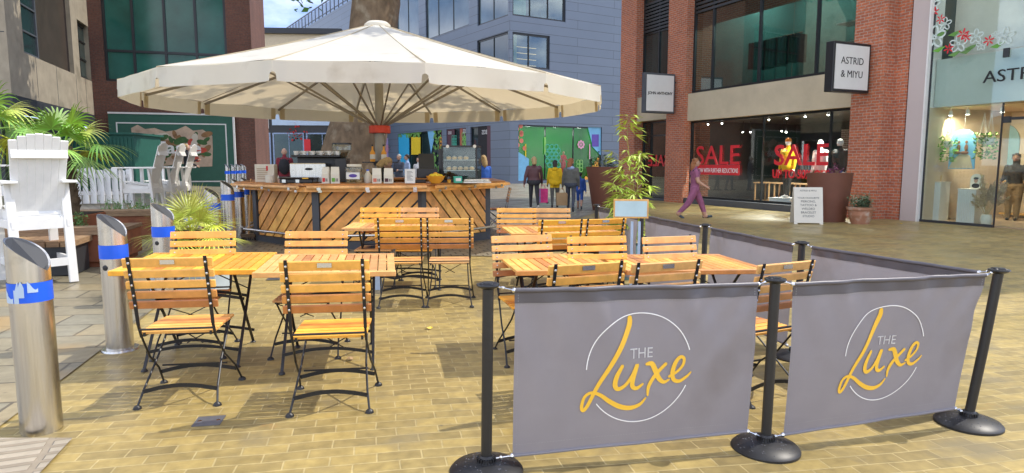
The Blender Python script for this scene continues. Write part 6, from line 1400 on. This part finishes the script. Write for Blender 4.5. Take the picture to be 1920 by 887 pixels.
    # five fingers on each palm, in the same mesh
    fm = MB(); fm.v = [v.co.copy() for v in me.vertices]; fm.f = [tuple(p.vertices) for p in me.polygons]; fm.mi = [0]*len(fm.f); nb = len(fm.f)
    for s, wr, pl, d2 in hands:
        fwd = d2; side = Vector((0, 1, 0))-fwd*fwd.y; side = side.normalized() if side.length > .1 else Vector((0, 0, 1)); inn = fwd.cross(side)*(1 if s < 0 else -1)
        for i, (o, L_) in enumerate(((.011, .040), (.004, .045), (-.003, .042), (-.010, .033))):
            a = pl+side*o*h; m_ = a+(fwd*.7+inn*.25)*L_*h*.6; fm.tube([a-fwd*.008*h, m_, m_+(fwd*.5+inn*.6)*L_*h*.45], [.0052*h, .0046*h, .0036*h], 6)
        a = wr.lerp(pl, .35)+side*.012*h; fm.tube([a, a+(side*.6+fwd*.5)*.022*h, a+(side*.7+fwd*1.2)*.034*h], [.006*h, .0052*h, .004*h], 6)
    slots = [skin, top, bottom, shoe]; me2 = bpy.data.meshes.new('body'); me2.from_pydata([tuple(v+Vector((0, 0, dz))) for v in fm.v], [], fm.f)
    for m_ in slots: me2.materials.append(MATS[m_])
    mi = []
    for k, p in enumerate(fm.f):
        if k >= nb: mi.append(0); continue
        c = sum((fm.v[i] for i in p), Vector())/len(p); best = min(reg, key=lambda r_: segd(c, r_[1], r_[2])-r_[3]); kd = best[0]
        if kd == 'head' or kd == 'hand': mi.append(0 if not (kd == 'head' and (Rl.inverted() @ (c-pel)).z < .315*h) else 1)
        elif kd == 'shoe': mi.append(3)
        elif kd == 'shin': mi.append(0 if (ankle and c.z+dz < ankle*h) else 2)
        elif kd == 'arm': mi.append(1 if sleeve >= 1 or segd(c, best[1], best[1]) < sleeve*.168*h else 0)
        elif kd == 'fore': mi.append(1 if sleeve >= 1 else 0)
        else: mi.append(1 if (Rl.inverted() @ (c-pel)).z+.515*h > hem*h else 2)
    me2.polygons.foreach_set('material_index', mi); me2.polygons.foreach_set('use_smooth', [True]*len(fm.f)); me2.update()
    body = bpy.data.objects.new('body', me2); COL.objects.link(body); body.parent = t
    D = Vector((0, 0, dz))
    if not plain:
        m = MB()
        for s in (-1, 1): m.ball(hd(s*.018, .047, .006)+D, .0055*h, 8, 6)
        m.build('eyes', 'ink', t); m = MB(); m.ball(hd(0, .052, -.032)+D, (.012*h, .004*h, .004*h), 8, 5, H4); m.build('mouth', 'cloth_wine', t)
    if hair:
        m = MB(); m.ball(hd(0, -.010, .014)+D, (.0495*h, .054*h, .062*h), 16, 12, H4)
        vs = []
        if hairlen:
            m.tube([hd(0, -.03, .03)+D, hd(0, -.048, -.03)+D, hd(0, -.052, -.06-hairlen*.5)+D, hd(0, -.045, -.06-hairlen)+D], [.035*h, .046*h, .046*h, .02*h], 12)
        if not hat: 
            for k in range(22):
                a = rnd.random()*6.28; z = rnd.uniform(-.02, .05); m.ball(hd(.044*cos(a), -.014+.046*sin(a) if sin(a) < .3 else .0, z)+D, rnd.uniform(.010, .016)*h, 6, 5)
        # keep the face clear
        keep_f = []
        Hi = HR.inverted()
        for f in m.f:
            c = Hi @ (sum((m.v[i] for i in f), Vector())/len(f)-hc-D)/h
            keep_f.append(not (c.y > .018 and c.z < .036))
        m.f = [f for f, k_ in zip(m.f, keep_f) if k_]; m.mi = [0]*len(m.f); m.build('hair', hair, t, smooth=True)
    if hat:
        m = MB(); m.ball(hd(0, -.004, .03)+D, (.052*h, .06*h, .05*h), 14, 10, H4); m.f = [f for f in m.f if (HR.inverted() @ (sum((m.v[i] for i in f), Vector())/len(f)-hc-D)).z > .018*h]; m.mi = [0]*len(m.f); m.build('hat', hat, t, smooth=True)
    return t, [(w_+D, p_+D) for s, w_, p_, d_ in hands], lambda p: up(p)+D
def gp(px, Y): x = atY(px, Y, .9); return Vector((x, Y, gz(x, Y)))
def gpf(px, py): return at(px, py)
# the walking family
W1, hd1, up1 = figure('person', 'blond person in a maroon puffer jacket and dark leggings walking away', 'person', gpf(1001, 393), R(6), 1.66, 'puffer', 'cloth_charcoal', 'cloth_white', hair='hair_blond', hairlen=.015, bulk=1.5, hem=.56, legs=((10, 4), (-14, 22)), arms=((-10, 20, 12), (6, 14, 22)))
W2, hd2, up2 = figure('person', 'person in a mustard yellow coat and grey trousers walking away', 'person', gpf(1040, 389), R(-4), 1.56, 'cloth_mustard', 'cloth_grey_leather', 'cloth_charcoal', skin='skin_dark', hair='hair_dark', hairlen=.02, bulk=1.42, hem=.42, legs=((-8, 12), (10, 4)), arms=((8, 12, 14), (-6, 12, 12)), legw=1.1)
W3, hd3, up3 = figure('person', 'ginger haired person in a grey jacket and dark jeans carrying a paper bag', 'person', gpf(1070, 398), R(-8), 1.62, 'cloth_grey_leather', 'cloth_denim', 'cloth_trainer', hair='hair_ginger', hairlen=.06, bulk=1.4, hem=.55, legs=((16, 4), (-22, 26)), arms=((4, 12, 6), (-12, 10, 30)), headturn=-35)
W4, hd4, up4 = figure('person', 'child in a blue coat and shorts walking at the right end of the family', 'person', gpf(1087, 392), R(-10), 1.17, 'cloth_navy', 'cloth_navy', 'cloth_trainer', hair='hair_dark', bulk=1.35, hem=.5, ankle=.26, legs=((12, 4), (-16, 20)), arms=((6, 12, 15), (-10, 14, 15)), legw=1.1)
m = MB()
for v in (0,): m.ball(up3((0, -.06, 1.33)), (.11, .07, .06), 12, 8)
m.build('hood', 'cloth_shirtblue', W3, smooth=True)
m = MB(); m.ball(up2((0, -.09, 1.26)), (.11, .07, .07), 12, 8); m.build('hood', 'cloth_mustard', W2, smooth=True)
m = MB(); m.tube([up1((.11, -.02, 1.36)), up1((.15, -.12, 1.15)), up1((.18, -.13, .98))], .012, 6); m.build('bag_strap', 'cloth_tan', W1)
def carrier(loc, rz, w, h, d, m_, label, name='shopping_bag'):
    t = thing(name, label, 'bag', loc, rz); m = MB(); m.add([(-w/2, -d/2, 0), (w/2, -d/2, 0), (w/2, d/2, 0), (-w/2, d/2, 0), (-w/2*1.05, -d/2, h), (w/2*1.05, -d/2, h), (w/2*1.05, d/2, h), (-w/2*1.05, d/2, h)], [(0, 1, 2, 3), (0, 1, 5, 4), (1, 2, 6, 5), (2, 3, 7, 6), (3, 0, 4, 7)]); m.build('body', m_, t); m = MB()
    for s in (-1, 1): m.tube([(-w*.25, s*d/2, h), (-w*.15, s*d*.3, h+.12), (w*.15, s*d*.3, h+.12), (w*.25, s*d/2, h)], .006, 5)
    m.build('handle', m_, t); return t
mw3 = Matrix.Translation(W3.location) @ Matrix.Rotation(R(-8), 4, 'Z'); hp_ = mw3 @ hd3[0][1]
carrier(hp_+Vector((-.02, -.02, -.50)), R(5), .32, .38, .15, 'cardboard', 'brown paper carrier bag held by the person in the grey jacket')
mw1 = Matrix.Translation(W1.location) @ Matrix.Rotation(R(6), 4, 'Z'); hp_ = mw1 @ hd1[1][1]
tb_ = carrier(hp_+Vector((.04, 0, -.56)), R(10), .27, .44, .16, 'cloth_pink', 'bright pink shopping bag with small wheels held by the person in maroon', 'trolley_bag'); m = MB()
for s in (-1, 1): m.tube([(.13, s*.05-.012, .0), (.13, s*.05+.012, .0)], .035, 12)
m.build('wheel', 'black_rubber', tb_); m = MB(); m.box(-.138, -.1, -.083, .083, .01, .43); m.build('side_stripe', 'cloth_lilac', tb_)
# woman in plum dungarees
W5, hd5, up5 = figure('person', 'ginger haired person in plum dungarees and a black top walking past the shop', 'person', gpf(1301, 409), R(-98), 1.64, 'cloth_plum', 'cloth_plum', 'cloth_trainer', hair='hair_ginger', hairlen=.09, bulk=1.1, sleeve=.62, hem=.5, ankle=.10, legs=((27, 8), (-24, 18)), arms=((-14, 12, 34), (12, 10, 45)), vox=.009, legw=1.4)
m = MB()
for s in (-1, 1):
    m.ball(up5((s*.105, 0, 1.30)), (.062, .068, .065), 12, 8); 
m.build('sleeve', 'cloth_black', W5, smooth=True)
m = MB(); ell_tube(m, [(up5((0, -.004, 1.23)), .172, .108, Euler((0, 0, 0))), (up5((0, -.004, 1.32)), .145, .09, Euler((0, 0, 0))), (up5((0, 0, 1.375)), .075, .065, Euler((0, 0, 0)))]); m.build('top', 'cloth_black', W5, smooth=True)
m = MB()
for s in (-1, 1): m.tube([up5((s*.07, .115, 1.22)), up5((s*.08, .09, 1.34)), up5((s*.075, -.02, 1.385)), up5((s*.06, -.10, 1.3)), up5((s*.05, -.112, 1.2))], .018, 6)
m.build('strap', 'cloth_plum', W5)
# person in a suit before the hoarding
figure('person', 'fair haired person in a dark suit looking down at a phone before the hoarding', 'person', gp(353, 24.0), R(-60), 1.76, 'cloth_black', 'cloth_black', 'cloth_black', hair='hair_blond', hem=.46, bulk=1.1, legs=((4, 2), (-6, 6)), arms=((20, 6, 85), (10, 8, 50)), headtilt=-18)
# others behind the counter
W6, hd6, up6 = figure('person', 'bald person in a wine red shirt with a black backpack behind the counter', 'person', gp(535, 20.5), R(20), 1.78, 'cloth_wine', 'cloth_denim', 'cloth_trainer', hair=None, bulk=1.2, legs=((4, 2), (-4, 6)), arms=((-4, 10, 25), (6, 12, 40)))
m = MB(); m.ball(up6((-.02, -.20, 1.2)), (.17, .12, .25), 12, 9)
for s in (-1, 1): m.tube([up6((s*.11, -.14, 1.38)), up6((s*.13, .03, 1.47)), up6((s*.13, .13, 1.2))], .022, 6)
m.build('backpack', 'cloth_black', W6, smooth=True)
figure('person', 'person in a dark jacket, arms folded, left of three beyond the menu card', 'person', gp(749, 26), R(150), 1.76, 'cloth_denim', 'cloth_denim', 'cloth_black', hair='hair_grey', bulk=1.2, legs=((3, 2), (-3, 2)), arms=((16, 6, 80), (16, 6, 80)))
figure('person', 'dark haired person in a pale blue shirt, middle one of three beyond the menu card', 'person', gp(764, 27), R(110), 1.78, 'cloth_shirtblue', 'cloth_denim', 'cloth_black', hair='hair_dark', bulk=1.1, legs=((8, 4), (-8, 8)), arms=((-6, 8, 20), (8, 8, 30)))
figure('person', 'dark haired person in white, right one of three beyond the menu card', 'person', gp(785, 27.5), R(160), 1.68, 'cloth_white', 'cloth_charcoal', 'cloth_black', hair='hair_dark', hairlen=.05, bulk=1.15, legs=((6, 4), (-6, 6)), arms=((6, 8, 25), (-4, 8, 20)))
figure('person', 'blond person in a blue top partly hidden by the display case', 'person', gp(907, 17.5), R(30), 1.66, 'cloth_blue', 'cloth_denim', 'cloth_trainer', hair='hair_blond', hairlen=.06, bulk=1.1, legs=((4, 2), (-4, 4)), arms=((-4, 8, 20), (8, 8, 40)))
figure('person', 'blond person in black bending forward behind the counter', 'person', Vector((atY(683, 12.5), 12.5, .06)), R(-75), 1.66, 'cloth_black', 'cloth_black', 'cloth_black', hair='hair_blond', hairlen=.05, bulk=1.1, lean=38, legs=((6, 4), (-4, 6)), arms=((40, 8, 20), (50, 8, 15)))
figure('person', 'person in black with a patterned skirt inside the pale shop', 'person', FS.world(shop_at(1897, 400, 2.3)[0], 2.3, .02), FS.a+R(200), 1.68, 'cloth_black', 'cloth_leopard', 'cloth_black', skin='skin_dark', hair='hair_dark', hairlen=.06, bulk=1.2, hem=.55, legs=((2, 2), (-2, 2)), arms=((10, 10, 60), (10, 10, 60)), legw=1.45)
# mannequins in the SALE window
mat('mannequin_white', (.72, .71, .69), .45, var=.03)
def sale_at(px, off): x, _ = F1.at(px, 330, off); return F1.world(x, off, .04)
GM = 'mannequins in the SALE window'
p = sale_at(1476, 1.0)
pl = thing('display_plinth', 'low white plinth under the mannequin in the orange hat', 'plinth', p, F1.a); m = MB(); m.box(-.42, .42, -.3, .3, 0, .30); m.build('block', 'white_paint', pl, bevel=.008); m = MB(); m.box(-.44, .44, -.32, .32, .30, .32); m.build('top', 'white_sign', pl)
M1, _, um = figure('mannequin', 'white mannequin in an orange hat and mustard jacket on a low plinth', 'mannequin', p+Vector((0, 0, .33)), F1.a+R(188), 1.86, 'cloth_mustard', 'cloth_black', 'cloth_white', skin='mannequin_white', hair=None, hat='cloth_orange', plain=True, bulk=1.28, hem=.45, legs=((5, 2), (-5, 4)), arms=((4, 12, 12), (-4, 12, 12)))
m = MB(); ell_tube(m, [(um((0, .06, .98)), .07, .085, Euler((0, 0, 0))), (um((0, .075, 1.3)), .07, .085, Euler((0, 0, 0))), (um((0, .06, 1.5)), .04, .06, Euler((0, 0, 0)))]); m.build('shirt', 'cloth_plum', M1)
figure('mannequin', 'white mannequin in a white shirt in the SALE window', 'mannequin', sale_at(1536, 1.0)+Vector((0, 0, .28)), F1.a+R(180), 1.84, 'cloth_white', 'cloth_tan', 'cloth_white', skin='mannequin_white', hair=None, plain=True, bulk=1.22, legs=((3, 2), (-3, 2)), arms=((4, 10, 12), (-4, 10, 12)))
figure('mannequin', 'white mannequin in a black jumper, at the right end of the SALE window', 'mannequin', sale_at(1573, .85)+Vector((0, 0, .28)), F1.a+R(175), 1.84, 'cloth_black', 'cloth_navy', 'cloth_white', skin='mannequin_white', hair=None, plain=True, bulk=1.25, legs=((3, 2), (-3, 2)), arms=((4, 10, 14), (-4, 10, 14)))
for px, l in ((1476, 0), (1536, 'low white plinth under the mannequin in the white shirt'), (1573, 'low white plinth under the mannequin in the black jumper')):
    if l:
        pl2 = thing('display_plinth', l, 'plinth', sale_at(px, 1.0 if px < 1560 else .85), F1.a); m = MB(); m.box(-.3, .3, -.28, .28, 0, .26); m.build('block', 'white_paint', pl2, bevel=.008); m = MB(); m.box(-.31, .31, -.29, .29, .26, .28); m.build('top', 'white_sign', pl2)
figure('mannequin', 'mannequin dressed all in black inside the shop entrance', 'mannequin', F1.world(F1.at(1221, 330, 1.3)[0], 1.3, .04), F1.a+R(180), 1.86, 'cloth_black', 'cloth_black', 'cloth_black', skin='cloth_black', hair=None, plain=True, bulk=1.25, hem=.36, legs=((3, 2), (-3, 2)), arms=((2, 10, 10), (-2, 10, 10)))
figure('mannequin', 'mannequin in a red dress in the green lit shop window', 'mannequin', FR.world(FR.at(1056, 320, 1.0)[0], 1.0, .55), FR.a+R(185), 1.8, 'cloth_red', 'cloth_red', 'cloth_red', skin='teak_pale', hair=None, plain=True, bulk=1.05, hem=.5, legw=1.4, legs=((2, 2), (-2, 2)), arms=((10, 20, 60), (-10, 16, 20)))
